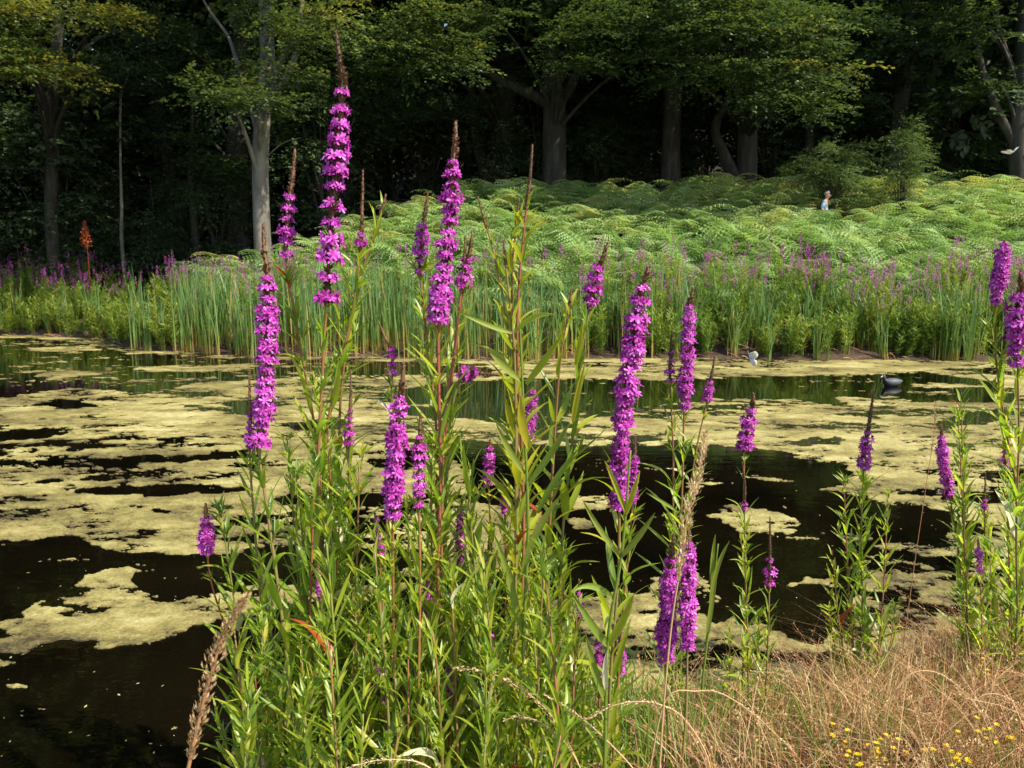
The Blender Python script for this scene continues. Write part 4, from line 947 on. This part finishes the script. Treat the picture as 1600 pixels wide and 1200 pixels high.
for lb, D_, p_, w_, a_, b_ in [
    ('small loosestrife spike peeping out low at the left of the clump', 1.6, [(497, 880), (498, 905), (500, 950), (505, 1100), (508, 1240)], 18, 898, 945),
    ('small loosestrife spike among leaves under the long curved spike', 1.75, [(905, 905), (904, 930), (903, 965), (902, 1100), (900, 1240)], 18, 925, 968),
    ('small loosestrife spike right under the short plump one', 1.7, [(786, 745), (787, 770), (789, 805), (790, 900), (788, 1240)], 17, 765, 806),
    ('short loosestrife spike with brown tip low between the fragmented one and the thick magenta one', 1.65, [(668, 890), (668, 915), (667, 960), (666, 1100), (664, 1240)], 18, 912, 958),
    ('tiny loosestrife spike near the bottom under the narrow shaded one', 1.6, [(700, 1030), (701, 1050), (702, 1085), (703, 1240)], 16, 1046, 1084),
    ('slim loosestrife spike just right of the long curved one behind its leaves', 1.72, [(993, 680), (992, 710), (990, 765), (982, 860), (970, 1000), (955, 1230)], 20, 712, 785),
    ('small loosestrife spike low in the leafy group by the right edge', 2.5, [(1528, 840), (1529, 860), (1531, 890), (1535, 985)], 16, 856, 892)]:
    L_(lb, D_, p_, w_, a_, b_, .9, lsize=.9)
G0 = 'low leafy shoots at the front of the clump'
for i in range(30):
    bx = random.uniform(375, 860); ty = random.uniform(960, 1110); ln = random.uniform(-40, 40) - (25 if bx < 450 else 0)
    L_('low leafy loosestrife shoot at the front foot of the green clump', random.uniform(1.35, 1.55), [(bx + ln, ty), (bx + ln * .5, ty + 80), (bx, 1250)], 10, lf=.012, group=G0, lsize=random.uniform(.75, 1.0), shoots=.6, red=random.uniform(.1, .6), nodes=.042, yellow=.12)
# shoots without flowers
G = 'leafy shoots of the clump'; GL = 'leafy loosestrife shoot without flowers in the thick of the green clump'
for i in range(84):
    bx = random.uniform(385, 900); ty = random.choice([700, 780, 850, 900, 950, 1000, 1040]) + random.uniform(-30, 40)
    if bx < 450: ty = max(ty, 800)
    if bx > 760: ty = max(ty, 860)
    lean = random.uniform(-35, 35) - (30 if bx < 470 else 0)
    L_(GL, random.uniform(1.45, 1.95), [(bx + lean, ty), (bx + lean * .6, ty + 120), (bx + lean * .2, ty + 260), (bx, 1240)], 10, lf=.015, group=G, lsize=random.uniform(.8, 1.15), shoots=.7, red=random.uniform(.2, .8), nodes=.05)
G2 = 'leafy shoots at the right edge'
for i in range(9):
    bx = random.uniform(1490, 1610); ty = random.uniform(600, 860)
    L_('leafy green shoot without flowers in the group of plants at the right edge', random.uniform(2.45, 2.85), [(bx + random.uniform(-15, 15), ty), (bx, (ty + 980) / 2), (bx + 6, 980)], 10, lf=.02, group=G2, lsize=1.0, shoots=1.0)
for i, (bx, ty, by, lb) in enumerate([(1318, 740, 1110, 'tall leafy side stem on the left of the lone bank loosestrife'), (1388, 770, 1110, 'tall leafy side stem on the right of the lone bank loosestrife'), (1300, 860, 1115, 'spreading leafy side stem low at the left of the lone bank loosestrife'), (1185, 960, 1130, 'low leafy shoot on the bank under the sparse little spike'), (1140, 980, 1140, 'low leafy shoot on the bank left of the sparse little spike'), (1295, 950, 1120, 'short leafy side shoot left of the lone bank loosestrife'), (1400, 940, 1110, 'short leafy side shoot right of the lone bank loosestrife'), (1270, 770, 1060, 'narrow leaf shoot in front of dark water right of centre')][:7]):
    L_(lb, 2.6 if 1290 < bx < 1410 else 2.45, [(bx, ty), (bx + (1352 - bx) * .25 * (1290 < bx < 1410), (ty + by) / 2), (bx + (1352 - bx) * .7 * (1290 < bx < 1410), by)], 10, lf=.02, lsize=.9)

# big bladed grass stems in the middle
def blade_plant(label, D, stem_px, blades, r0=.0045):
    P = crm([at(x, y, D) for x, y in stem_px], 8); e = P[-1]; g = gz(e[0], e[1])
    if e[2] > g: P = np.vstack([P, [e[0], e[1], g - .02]])
    base = P[-1].copy(); t = thing('broad_grass', label, 'grass', base)
    mb = MB(); mb.tube((P - base)[::-1], np.linspace(r0, r0 * .5, len(P)), 6, .6); obj('stem', mb.mesh('stem', M['green_grass']), t)
    for (x0, y0, x1, y1, x2, y2, w, kind) in blades:
        B = curve(at(x0, y0, D), at(x1, y1, D - .03), at(x2, y2, D - .05), 9) - base
        tg = np.gradient(B, axis=0); view = np.array([0.15, -1, .35]); sv = np.cross(tg, view); sv /= np.linalg.norm(sv, axis=1)[:, None]
        ww = w * .68 * D / F / 2 * np.array([.5, .8, 1, 1, .95, .85, .65, .4, .04])
        V = np.stack([B - sv * ww[:, None], B + np.array([0, .004, -.002]), B + sv * ww[:, None]], 1).reshape(-1, 3)
        mb = MB(); mb.add(V, [(i * 3 + k, i * 3 + k + 1, i * 3 + k + 4, i * 3 + k + 3) for i in range(8) for k in range(2)], np.tile([.55, .7, .55], 9) + random.uniform(-.1, .1))
        obj('blade', mb.mesh('blade', M[kind]), t)
blade_plant('broad bladed grass stem with spreading pointed leaves before the dark water', 1.45, [(985, 705), (972, 860), (950, 1000), (945, 1180)],
    [(970, 870, 935, 830, 910, 780, 14, 'green_grass'), (970, 870, 1000, 840, 1024, 800, 16, 'green_grass'), (962, 940, 925, 900, 895, 925, 16, 'green_grass'), (952, 1010, 930, 990, 893, 925, 20, 'green_grass'), (950, 1010, 975, 970, 990, 930, 22, 'yellow_leaf'),
     (948, 1085, 942, 1040, 950, 1015, 15, 'pale_leaf'), (978, 800, 960, 750, 945, 720, 12, 'yellow_leaf'), (975, 810, 990, 770, 1000, 735, 14, 'yellow_leaf'), (948, 1100, 925, 1040, 915, 990, 18, 'green_grass')])
blade_plant('yellow green broad leaved stem rising in the middle of the pond view', 1.55, [(812, 500), (818, 640), (825, 820), (818, 1000), (815, 1200)],
    [(805, 518, 835, 485, 866, 492, 13, 'yellow_leaf'), (800, 520, 760, 510, 710, 483, 12, 'green_grass'), (822, 600, 855, 560, 880, 520, 16, 'yellow_leaf'), (815, 595, 780, 570, 763, 545, 15, 'green_grass'), (826, 700, 810, 650, 815, 615, 20, 'yellow_leaf'),
     (822, 760, 870, 700, 890, 660, 16, 'green_grass'), (820, 740, 790, 700, 775, 660, 15, 'green_grass'), (900, 570, 905, 540, 912, 500, 13, 'yellow_leaf'), (895, 660, 900, 620, 915, 565, 13, 'yellow_leaf'), (840, 800, 870, 740, 905, 700, 15, 'green_grass'), (815, 900, 835, 820, 880, 770, 18, 'green_grass'), (816, 1000, 800, 900, 770, 830, 18, 'green_grass')])
blade_plant('yellow bladed stalk slanting up from the dry bank', 1.95, [(1240, 1088), (1262, 1140), (1295, 1210)], [(1262, 1140, 1280, 1160, 1292, 1166, 6, 'green_grass')], .004)
blade_plant('dark green narrow bladed stem beside the pair of fat spikes', 2.2, [(1122, 850), (1112, 940), (1098, 1060)],
    [(1110, 940, 1118, 880, 1140, 845, 12, 'green_grass'), (1112, 930, 1112, 870, 1118, 835, 12, 'green_grass'), (1104, 1000, 1112, 940, 1120, 900, 13, 'green_grass'), (1060, 800, 1030, 780, 1010, 770, 8, 'green_grass')])

# ------------------------------------------------------------------ grasses in front
def seed_stalk(label, D, pts, head, wpx, mat='seed', fuzz=1.0, r0=.0016, Db=None, tint=.5, dense=1.0, name='grass_stalk'):
    """pts: pixels from tip to foot; head: fraction of the length that carries seeds"""
    px = crm(np.array(pts, float), 12); n = len(px); Db = Db or D
    P = np.array([at(x, y, D + (Db - D) * i / (n - 1)) for i, (x, y) in enumerate(px)])
    e = P[-1]; g = gz(e[0], e[1])
    if e[2] > g + .02: P = np.vstack([P, crm([e, [e[0] + .02, e[1] - .02, g - .02]], 4)])
    base = P[-1].copy(); s = np.concatenate([[0], np.cumsum(np.linalg.norm(np.diff(P, axis=0), axis=1))])
    t = thing(name, label, 'grass', base)
    mb = MB(); mb.tube((P - base)[::-1], np.linspace(r0 * 1.3, r0 * .5, len(P)), 5, tint); obj('stem', mb.mesh('stem', M['dry']), t)
    hl = head * s[n - 1]; R = wpx / 2 * D / F
    k = int(hl / .0011 * dense * max(.6, R / .008)); v_ = rng.uniform(0, hl, k)
    pos = np.stack([np.interp(v_, s, P[:, j]) for j in range(3)], -1) - base
    pn = np.stack([np.interp(np.maximum(v_ - .01, 0), s, P[:, j]) for j in range(3)], -1) - base
    T_ = pn - pos + 1e-6; T_ /= np.linalg.norm(T_, axis=1)[:, None]
    ro = rnd_unit(k); ro -= T_ * (ro * T_).sum(1)[:, None]; ro /= np.linalg.norm(ro, axis=1)[:, None]
    lump = .55 + .45 * np.sin(v_ * 260 + 3 * np.sin(v_ * 90))
    prof = np.interp(v_ / hl, [0, .08, .4, .8, 1], [.15, .6, 1, .8, .25]) * (1 - .45 * fuzz + .45 * fuzz * lump)
    rr = R * prof * rng.uniform(.1, 1, k) ** .6
    mb = MB(); mb.stamp((np.array([(0, 0, 0), (.45, -.2, .06), (1, 0, 0), (.45, .2, .06)]), np.array([(0, 1, 2), (0, 2, 3)]), np.array([-.1, 0, .2, 0])),
                        basis(T_ + ro * rng.uniform(.15, .7, k)[:, None], ro, rng.uniform(.6, 1.2, k) * np.clip(R * .8, .0035, .012)), pos + ro * rr[:, None], tint + rng.normal(0, .2, k))
    obj('seed_head', mb.mesh('seed_head', M[mat], False), t)
    return t
seed_stalk('brown fluffy grass seed head close to the lens leaning over the dark water', .86, [(384, 932), (352, 985), (325, 1070), (305, 1150), (288, 1230)], .86, 31, tint=.42, dense=1.6, r0=.0022)
seed_stalk('tall tan grass seed head standing before the pair of fat purple spikes', 1.35, [(1103, 676), (1092, 740), (1075, 800), (1064, 880), (1050, 970), (1038, 1090), (1030, 1210)], .42, 21, tint=.7, r0=.0018, dense=1.3)
seed_stalk('small reddish grass head on a thread thin red stalk at right', 2.2, [(1461, 628), (1459, 680), (1450, 740), (1432, 860), (1414, 990), (1405, 1060)], .17, 9, tint=.35, r0=.0012)
seed_stalk('arching straw stalk with its tip pointing left over the green clump', 1.45, [(708, 1043), (760, 1050), (800, 1068), (850, 1105), (890, 1165), (920, 1230)], .75, 15, tint=.7, r0=.0012, dense=.8)
seed_stalk('straw stalk drooping just below the arching one', 1.40, [(788, 1125), (815, 1120), (850, 1132), (890, 1170), (920, 1230)], .7, 12, tint=.75, r0=.0012, dense=.8)
seed_stalk('straw stalk sloping down to the right in front of the withered leaf', 1.45, [(850, 1085), (890, 1108), (930, 1140), (980, 1190), (1010, 1230)], .7, 11, tint=.75, dense=.8)
seed_stalk('straw stalk curving over like a bow at the bottom centre', 1.42, [(915, 1125), (960, 1102), (1010, 1097), (1060, 1115), (1100, 1170), (1115, 1230)], .6, 14, tint=.75, dense=.8)
seed_stalk('pale straw stalk nodding to the right along the bottom bank', 1.5, [(1245, 1180), (1215, 1150), (1180, 1118), (1130, 1085), (1090, 1080), (1040, 1095), (1010, 1230)], .5, 10, tint=.7, dense=.8)
seed_stalk('pale straw stalk lying along the bottom edge beneath the clump', 1.25, [(545, 1200), (590, 1188), (650, 1190), (690, 1215), (700, 1240)], .7, 13, tint=.85, dense=.8)
seed_stalk('thick brown grass head leaning in the dry grass on the right bank', 1.7, [(1432, 1108), (1445, 1140), (1462, 1180), (1475, 1225)], .8, 12, tint=.4, dense=1.2)
seed_stalk('thin straw stalk arching over the dry grass at the right edge', 1.9, [(1590, 1100), (1560, 1085), (1530, 1090), (1500, 1130), (1490, 1210)], .5, 8, tint=.7, dense=.7)
seed_stalk('long straw stalk bowed over the bank right of the slanting yellow stalk', 1.9, [(1540, 1120), (1500, 1075), (1460, 1050), (1420, 1055), (1390, 1100), (1380, 1200)], .45, 8, tint=.75, dense=.7)
seed_stalk('small pinkish grass tip poking from the leaves before the dark water', 1.75, [(850, 918), (862, 945), (872, 962), (880, 1000), (885, 1200)], .25, 8, tint=.5, dense=.8)

def blades(mb, n, xfun, hrange, w, tint, tvar, lean=.5, segs=4):
    for i in range(n):
        x, y = xfun(); z = gz(x, y); dsh = float(y_near(np.array([x]))[0]) - y; h = random.uniform(*hrange) * (.45 + .55 * min(1, max(0, dsh) / .45)); nz_ = float(vnoise(np.array([x * 2.6]), np.array([y * 2.6]), 88)[0]); a = (nz_ * 9 + random.gauss(0, .8)) if random.random() < .7 else random.uniform(0, 6.28); h *= .6 + .8 * float(vnoise(np.array([x * 4.5]), np.array([y * 4.5]), 89)[0]); l = abs(random.gauss(0, lean)) * h
        t = np.linspace(0, 1, segs + 1); dv = np.array([math.cos(a), math.sin(a), 0]); b = random.uniform(0, 6.28); sv = np.array([math.cos(b), math.sin(b), 0])
        P = np.array([x, y, z - .01]) + dv * (l * t ** 1.8)[:, None] + np.stack([t * 0, t * 0, h * (t - .25 * (l / h) * t ** 2.2)], -1)
        ww = w * random.uniform(.6, 1.3) * np.interp(t, [0, .5, 1], [1, .8, .05]) * .5
        V = np.concatenate([P - sv * ww[:, None], P + sv * ww[:, None]]); m = segs + 1
        mb.add(V, [(k, k + 1, k + 1 + m, k + m) for k in range(segs)], tint + random.gauss(0, tvar) + (nz_ - .5) * .35)
def bank_spot(x0, x1, dmax, bias=1.0):
    def f():
        while True:
            px = random.uniform(x0, x1); x = (px - 800) / F * random.uniform(1.7, 3.6)
            yn = float(y_near(np.array([x]))[0]); y = yn + .03 - random.random() ** bias * dmax
            q = 800 + F * x / max(y, .5)
            if y > 1.15 and x0 - 60 < q < x1 + 150: return x, y
    return f
mb = MB(); blades(mb, 1000, bank_spot(960, 1290, 1.6, .8), (.06, .19), .0026, .45, .3, .9)
blades(mb, 3300, bank_spot(1270, 1660, 1.6), (.07, .25), .003, .42, .34, 1.0)
blades(mb, 1800, bank_spot(1380, 1640, 1.4), (.12, .30), .0026, .4, .22, 1.0)
blades(mb, 700, bank_spot(600, 1000, .7), (.08, .25), .003, .5, .2, .7)
blades(mb, 500, bank_spot(1000, 1300, 1.2), (.15, .3), .0022, .65, .2, 1.5)
blades(mb, 1300, bank_spot(1270, 1660, 1.6), (.15, .36), .0024, .62, .28, 1.8)
stuff('dry_grass', mb.mesh('dry_grass', M['dry'], False), 'tangled tan dry grass covering the near bank at the right', 'grass')
# fine dry panicles through the grass
mb = MB(); f1 = bank_spot(960, 1300, 1.5); f2 = bank_spot(1270, 1660, 1.5)
for i in range(300):
    f = f1 if i % 4 == 0 else f2
    x, y = f(); z = gz(x, y); h = random.uniform(.10, .27) * (.5 + .5 * min(1, max(0, float(y_near(np.array([x]))[0]) - y) / .45)); a = random.uniform(0, 6.28); l = random.uniform(.05, .3)
    top = np.array([x + l * math.cos(a), y + l * math.sin(a), z + h]); P = curve((x, y, z), (x, y, z + h * .8), top, 6); tn = random.uniform(.2, .8)
    mb.tube(P, .0009, 3, tn, False)
    n = 46; v_ = rng.uniform(.45, 1, n); pos = np.stack([np.interp(v_, np.linspace(0, 1, 6), P[:, k]) for k in range(3)], -1)
    o = rnd_unit(n) * [1, 1, .5]; pos = pos + o * (.045 * (1.1 - v_) * 1.4)[:, None] * rng.uniform(.2, 1, n)[:, None]
    mb.stamp(LEAFQ, basis(o + [0, 0, .7], rnd_unit(n), rng.uniform(.004, .008, n)), pos, tn + rng.normal(0, .15, n))
stuff('grass_panicles', mb.mesh('grass_panicles', M['dry'], False), 'fine reddish tan seed panicles in the dry grass of the near bank', 'grass')
mb = MB(); blades(mb, 2300, bank_spot(380, 980, 1.0), (.10, .42), .006, .5, .2, .4)
blades(mb, 800, bank_spot(1270, 1650, 1.5), (.06, .24), .0036, .45, .3, .7)
blades(mb, 1500, bank_spot(900, 1420, 1.0), (.06, .26), .0042, .5, .25, .45)
stuff('green_grass', mb.mesh('green_grass', M['green_grass'], False), 'fresh green grass blades under the loosestrife clump', 'grass')

# yellow wild flowers on the near bank
YF = [(1372, 1172, 'yellow wildflower cluster right of the slanting yellow stalk'), (1340, 1182, 'yellow wildflower cluster at the foot of the slanting yellow stalk'), (1395, 1160, 'small yellow wildflower tuft above the two bottom clusters'),
      (1535, 1150, 'largest yellow wildflower cluster in the dry grass at right'), (1575, 1165, 'yellow wildflower sprig close to the bottom right corner'), (1480, 1178, 'scattered yellow wildflower beside the thick brown grass head'),
      (1535, 1045, 'lone yellow wildflower high up in the dry grass'), (1510, 1192, 'low yellow wildflower cluster at the bottom edge'), (1310, 1140, 'yellow wildflower sprig among green blades left of the clusters')]
for px, py, lb in YF:
    r = ray(px, py); yy = 1.4
    while yy < 4:                                               # where the view meets the top of the grass
        p = at(px, py, yy)
        if p[2] < gz(p[0], yy) + .15: break
        yy += .02
    g = gz(p[0], yy); t = thing('yellow_wildflower', lb, 'flower', (p[0], yy, g)); ms = MB(); mp = MB()
    for k in range(6):
        o = np.array([random.gauss(0, .026), random.gauss(0, .02), .15 + random.gauss(0, .018)]); ms.tube(curve((0, 0, -.01), (o[0] * .3, o[1] * .3, .09), o, 5), .0011, 4, .5)
        n = 9; a = np.arange(n) * 6.28 / n; d = np.stack([np.cos(a), np.sin(a), a * 0 + .35], -1)
        mp.stamp(LEAFQ, basis(d, np.tile([0, 0, 1.0], (n, 1)) + rng.normal(0, .35, (n, 3)), .0085), np.tile(o, (n, 1)), rng.uniform(.2, .9, n))
    obj('stem', ms.mesh('stem', M['green_grass']), t); obj('blossom', mp.mesh('blossom', M['yellow_petal'], False), t)

# ------------------------------------------------------------------ animals and the person
def loft(mb, secs, sides=12, tint=.5):
    """secs: (centre, half-width vector, half-height vector)"""
    a = np.arange(sides) * 2 * np.pi / sides; V = []
    for c, h, v_ in secs: V.append(np.asarray(c) + np.cos(a)[:, None] * np.asarray(h) + np.sin(a)[:, None] * np.asarray(v_))
    n = len(secs); q = [(i * sides + k, i * sides + (k + 1) % sides, (i + 1) * sides + (k + 1) % sides, (i + 1) * sides + k) for i in range(n - 1) for k in range(sides)]
    b = mb.n; mb.add(np.concatenate(V), q, tint)
    c0 = mb.n; mb.add([secs[0][0], secs[-1][0]], np.zeros((0, 3), int), tint)
    mb.f.append(np.array([(b + (k + 1) % sides, b + k, c0) for k in range(sides)] + [(b + (n - 1) * sides + k, b + (n - 1) * sides + (k + 1) % sides, c0 + 1) for k in range(sides)]))
c = onz(1394, 603); co = thing('coot', 'black headed grey coot with white bill swimming on the pond', 'bird', c)
mb = MB(); Z = np.array
body = [(.19, .005, .085, .0), (.17, .02, .08, .02), (.12, .055, .07, .05), (.04, .085, .065, .075), (-.05, .09, .06, .078), (-.11, .065, .06, .065)]
loft(mb, [((x, 0, z), (0, hw, 0), (0, 0, max(hh, .004))) for x, hw, z, hh in body] + [((-.14, 0, .085), (0, .042, 0), (.02, 0, .045)), ((-.155, 0, .12), (0, .03, 0), (.028, 0, .018)), ((-.165, 0, .15), (0, .03, 0), (.03, 0, .02)), ((-.175, 0, .175), (0, .028, 0), (.028, 0, .018)), ((-.185, 0, .195), (0, .008, 0), (.01, 0, .004))], 14)
m, nt, out = new_mat('coot_plumage')
tc = nt.nodes.new('ShaderNodeTexCoord'); sx = nt.nodes.new('ShaderNodeSeparateXYZ'); nt.links.new(tc.outputs['Object'], sx.inputs[0])
mr = nt.nodes.new('ShaderNodeMapRange'); mr.inputs[1].default_value = -.14; mr.inputs[2].default_value = -.08; nt.links.new(sx.outputs[0], mr.inputs[0])
pb = nt.nodes.new('ShaderNodeBsdfPrincipled'); pb.inputs['Roughness'].default_value = .6
nt.links.new(ramp(nt, mr.outputs[0], [(0, (.012, .012, .014)), (1, (.045, .045, .052))]), pb.inputs['Base Color']); nt.links.new(pb.outputs[0], out.inputs[0])
obj('body', mb.mesh('body', m), co)
mb = MB(); loft(mb, [((-.19, 0, .185), (0, .012, 0), (.008, 0, .012)), ((-.205, 0, .165), (0, .013, 0), (.004, 0, .013)), ((-.235, 0, .152), (0, .003, 0), (0, 0, .003))], 8)
obj('bill', mb.mesh('bill', mat_plain('white_bill', (.8, .78, .72))), co)
co.rotation_euler = (0, 0, rad(8)); co.scale = (.86,) * 3

M['wing'] = foliage('white_wing', [(0, (.55, .55, .45)), (.3, (.80, .80, .72)), (1, (.85, .86, .80))], .35, .7); [setattr(n.inputs[7], 'default_value', (1, 1, .95, 1)) for n in M['wing'].node_tree.nodes if n.type == 'MIX']
def butterfly(label, px, py, D, size, axes, opening):
    """axes: body direction and wing-up direction; wings hinge on the body"""
    c = at(px, py, D); t = thing('butterfly', label, 'butterfly', c)
    bx = Vector(axes[0]).normalized(); up = Vector(axes[1]).normalized(); sd = bx.cross(up).normalized()
    mb = MB(); bb = np.array(bx); loft(mb, [(bb * k, np.array(sd) * w_, np.array(up) * w_) for k, w_ in ((-.42, .01), (-.2, .035), (.05, .045), (.25, .05), (.38, .03), (.42, .008))], 8)
    mb.v = [v_ * size for v_ in mb.v]; obj('body', mb.mesh('body', mat_plain('butterfly_body', (.12, .11, .10), .9)), t)
    fore = [(.15, 0), (.32, .3), (.5, .75), (.42, 1.0), (.22, .95), (0, .7), (-.05, .35), (.02, 0)]; hind = [(.05, 0), (0, .4), (-.15, .72), (-.4, .68), (-.55, .42), (-.45, .12), (-.2, 0)]
    for sgn in (-1, 1):
        wd = (up * math.cos(opening) + sd * sgn * math.sin(opening)); nn = bx.cross(wd)
        for nm, o in (('forewing', fore), ('hindwing', hind)):
            pts = [bx * a_ + wd * b_ for a_, b_ in o]; cen = sum(pts, Vector()) / len(pts) + nn * .03 * sgn
            th = nn * .006
            V = [np.array((p + th * k) * size) for k in (-1, 1) for p in pts] + [np.array((cen + th * k) * size) for k in (-1, 1)]; n = len(pts)
            mb = MB(); fc = []
            for k in (0, 1):
                fc += [(k * n + i, k * n + (i + 1) % n, 2 * n + k) for i in range(n)]
            tt = np.full(len(V), .7)
            if nm == 'forewing': tt[[3, n + 3]] = 0.0
            mb.add(V, fc, tt); mb.f.append(np.array([(i, (i + 1) % n, n + (i + 1) % n, n + i) for i in range(n)]))
            obj(nm, mb.mesh(nm, M['wing'], False), t)
butterfly('white butterfly with closed wings hovering low over the far algae', 1170, 557, 2.2, .046, ((-.18, .2, .96), (.33, -.94, -.1)), .05)
butterfly('white butterfly in flight with raised wings near the grey trunk at right', 1581, 240, 2.6, .033, ((.1, .95, -.25), (-.25, .1, .95)), .95)

# person among the bracken
px_, py_ = person_xy; g = gz(px_, py_)
hz = at(1297, 309, py_)[2]; hx = at(1297, 309, py_)[0]
per = thing('person', 'person in a light blue shirt standing half hidden among the bracken', 'person', (px_, py_, g))
H = hz - g + .12; k_ = H / 1.72
J = {'pelvis': (0, 0, .95), 'waist': (.01, 0, 1.10), 'chest': (.03, .0, 1.30), 'neck': (.05, 0, 1.46), 'headb': (.07, 0, 1.54), 'head': (.085, 0, 1.62), 'headt': (.085, 0, 1.69),
     'shl': (.02, -.17, 1.38), 'ell': (-.06, -.24, 1.12), 'wrl': (.08, -.22, .92), 'hal': (.13, -.2, .86), 'shr': (.02, .17, 1.38), 'elr': (-.04, .24, 1.12), 'wrr': (.12, .2, .95), 'har': (.18, .18, .9),
     'hpl': (0, -.09, .92), 'knl': (.05, -.1, .5), 'anl': (-.02, -.1, .09), 'tol': (.14, -.11, .03), 'hpr': (0, .09, .92), 'knr': (.0, .1, .5), 'anr': (-.1, .1, .09), 'tor': (.06, .11, .03)}
RA = {'pelvis': .125, 'waist': .12, 'chest': .145, 'neck': .058, 'headb': .075, 'head': .098, 'headt': .075, 'shl': .07, 'ell': .046, 'wrl': .032, 'hal': .036, 'shr': .07, 'elr': .046, 'wrr': .032, 'har': .036,
      'hpl': .095, 'knl': .06, 'anl': .042, 'tol': .04, 'hpr': .095, 'knr': .06, 'anr': .042, 'tor': .04}
E = [('pelvis', 'waist'), ('waist', 'chest'), ('chest', 'neck'), ('neck', 'headb'), ('headb', 'head'), ('head', 'headt'), ('chest', 'shl'), ('shl', 'ell'), ('ell', 'wrl'), ('wrl', 'hal'), ('chest', 'shr'), ('shr', 'elr'), ('elr', 'wrr'), ('wrr', 'har'),
     ('pelvis', 'hpl'), ('hpl', 'knl'), ('knl', 'anl'), ('anl', 'tol'), ('pelvis', 'hpr'), ('hpr', 'knr'), ('knr', 'anr'), ('anr', 'tor')]
def skin_body(name, keys, mat, grow=0.0, root='pelvis'):
    ks = [k for k in J if k in keys]; me = bpy.data.meshes.new(name)
    me.from_pydata([Vector(J[k]) * k_ for k in ks], [(ks.index(a), ks.index(b)) for a, b in E if a in ks and b in ks], [])
    o = obj(name, me, per); o.modifiers.new('skin', 'SKIN'); sd = o.modifiers.new('sub', 'SUBSURF'); sd.levels = 2; sd.render_levels = 2
    for i, k in enumerate(ks):
        v_ = me.skin_vertices[0].data[i]; v_.radius = ((RA[k] + grow) * k_, (RA[k] + grow) * k_); v_.use_root = (k == root)
    me.materials.append(mat); return o
skin_body('body', list(J), mat_plain('skin', (.50, .27, .19)))
skin_body('shirt', ['pelvis', 'waist', 'chest', 'shl', 'ell', 'shr', 'elr'], mat_plain('blue_shirt', (.28, .46, .62), .9), .014)
skin_body('trousers', ['pelvis', 'hpl', 'knl', 'anl', 'hpr', 'knr', 'anr'], mat_plain('trousers', (.05, .06, .09), .9), .012)
mb = MB(); hd = np.array(J['head']) * k_ + [-.02, 0, .035]
u_, v_ = np.meshgrid(np.linspace(0, 2 * np.pi, 17)[:-1], np.linspace(.02, 1.75, 8)); V = np.stack([np.sin(v_) * np.cos(u_) * .112 * k_, np.sin(v_) * np.sin(u_) * .105 * k_, np.cos(v_) * .115 * k_], -1)
V[..., 2] += np.where(V[..., 0] > .03, .035, 0)
mb.add(V.reshape(-1, 3) + hd, [(i * 16 + j, (i + 1) * 16 + j, (i + 1) * 16 + (j + 1) % 16, i * 16 + (j + 1) % 16) for i in range(7) for j in range(16)])
obj('hair', mb.mesh('hair', mat_plain('grey_fair_hair', (.34, .27, .20), .8)), per)
mb = MB(); nz = np.array(J['head']) * k_ + [.105 * k_, 0, -.01]; mb.tube([nz + [-.02, 0, .035], nz + [.012, 0, -.005], nz + [-.012, 0, -.02]], [.008, .014, .01], 6); obj('nose', mb.mesh('nose', mat_plain('nose_skin', (.52, .28, .20))), per)
for sgn in (-1, 1):
    e0 = np.array(J['head']) * k_ + [.0, sgn * .1 * k_, 0]; mb = MB(); mb.tube([e0 + [0, 0, -.03], e0 + [-.01, sgn * .012, 0], e0 + [0, 0, .03]], [.008, .016, .01], 6); obj('ear', mb.mesh('ear', mat_plain('ear_skin', (.52, .28, .20))), per)
    e1 = np.array(J['head']) * k_ + [.092 * k_, sgn * .035, .015]; mb = MB(); mb.tube([e1 + [0, -.012, 0], e1 + [.004, 0, 0], e1 + [0, .012, 0]], [.004, .008, .004], 6); obj('eye', mb.mesh('eye', mat_plain('eye', (.03, .02, .02), .2)), per)
mo = np.array(J['head']) * k_ + [.09 * k_, 0, -.055]; mb = MB(); mb.tube([mo + [-.008, -.025, 0], mo, mo + [-.008, .025, 0]], [.003, .007, .003], 6); obj('mouth', mb.mesh('mouth', mat_plain('lips', (.35, .12, .10))), per)
per.rotation_euler = (0, 0, rad(-35)); per.scale = (1, 1, 1)
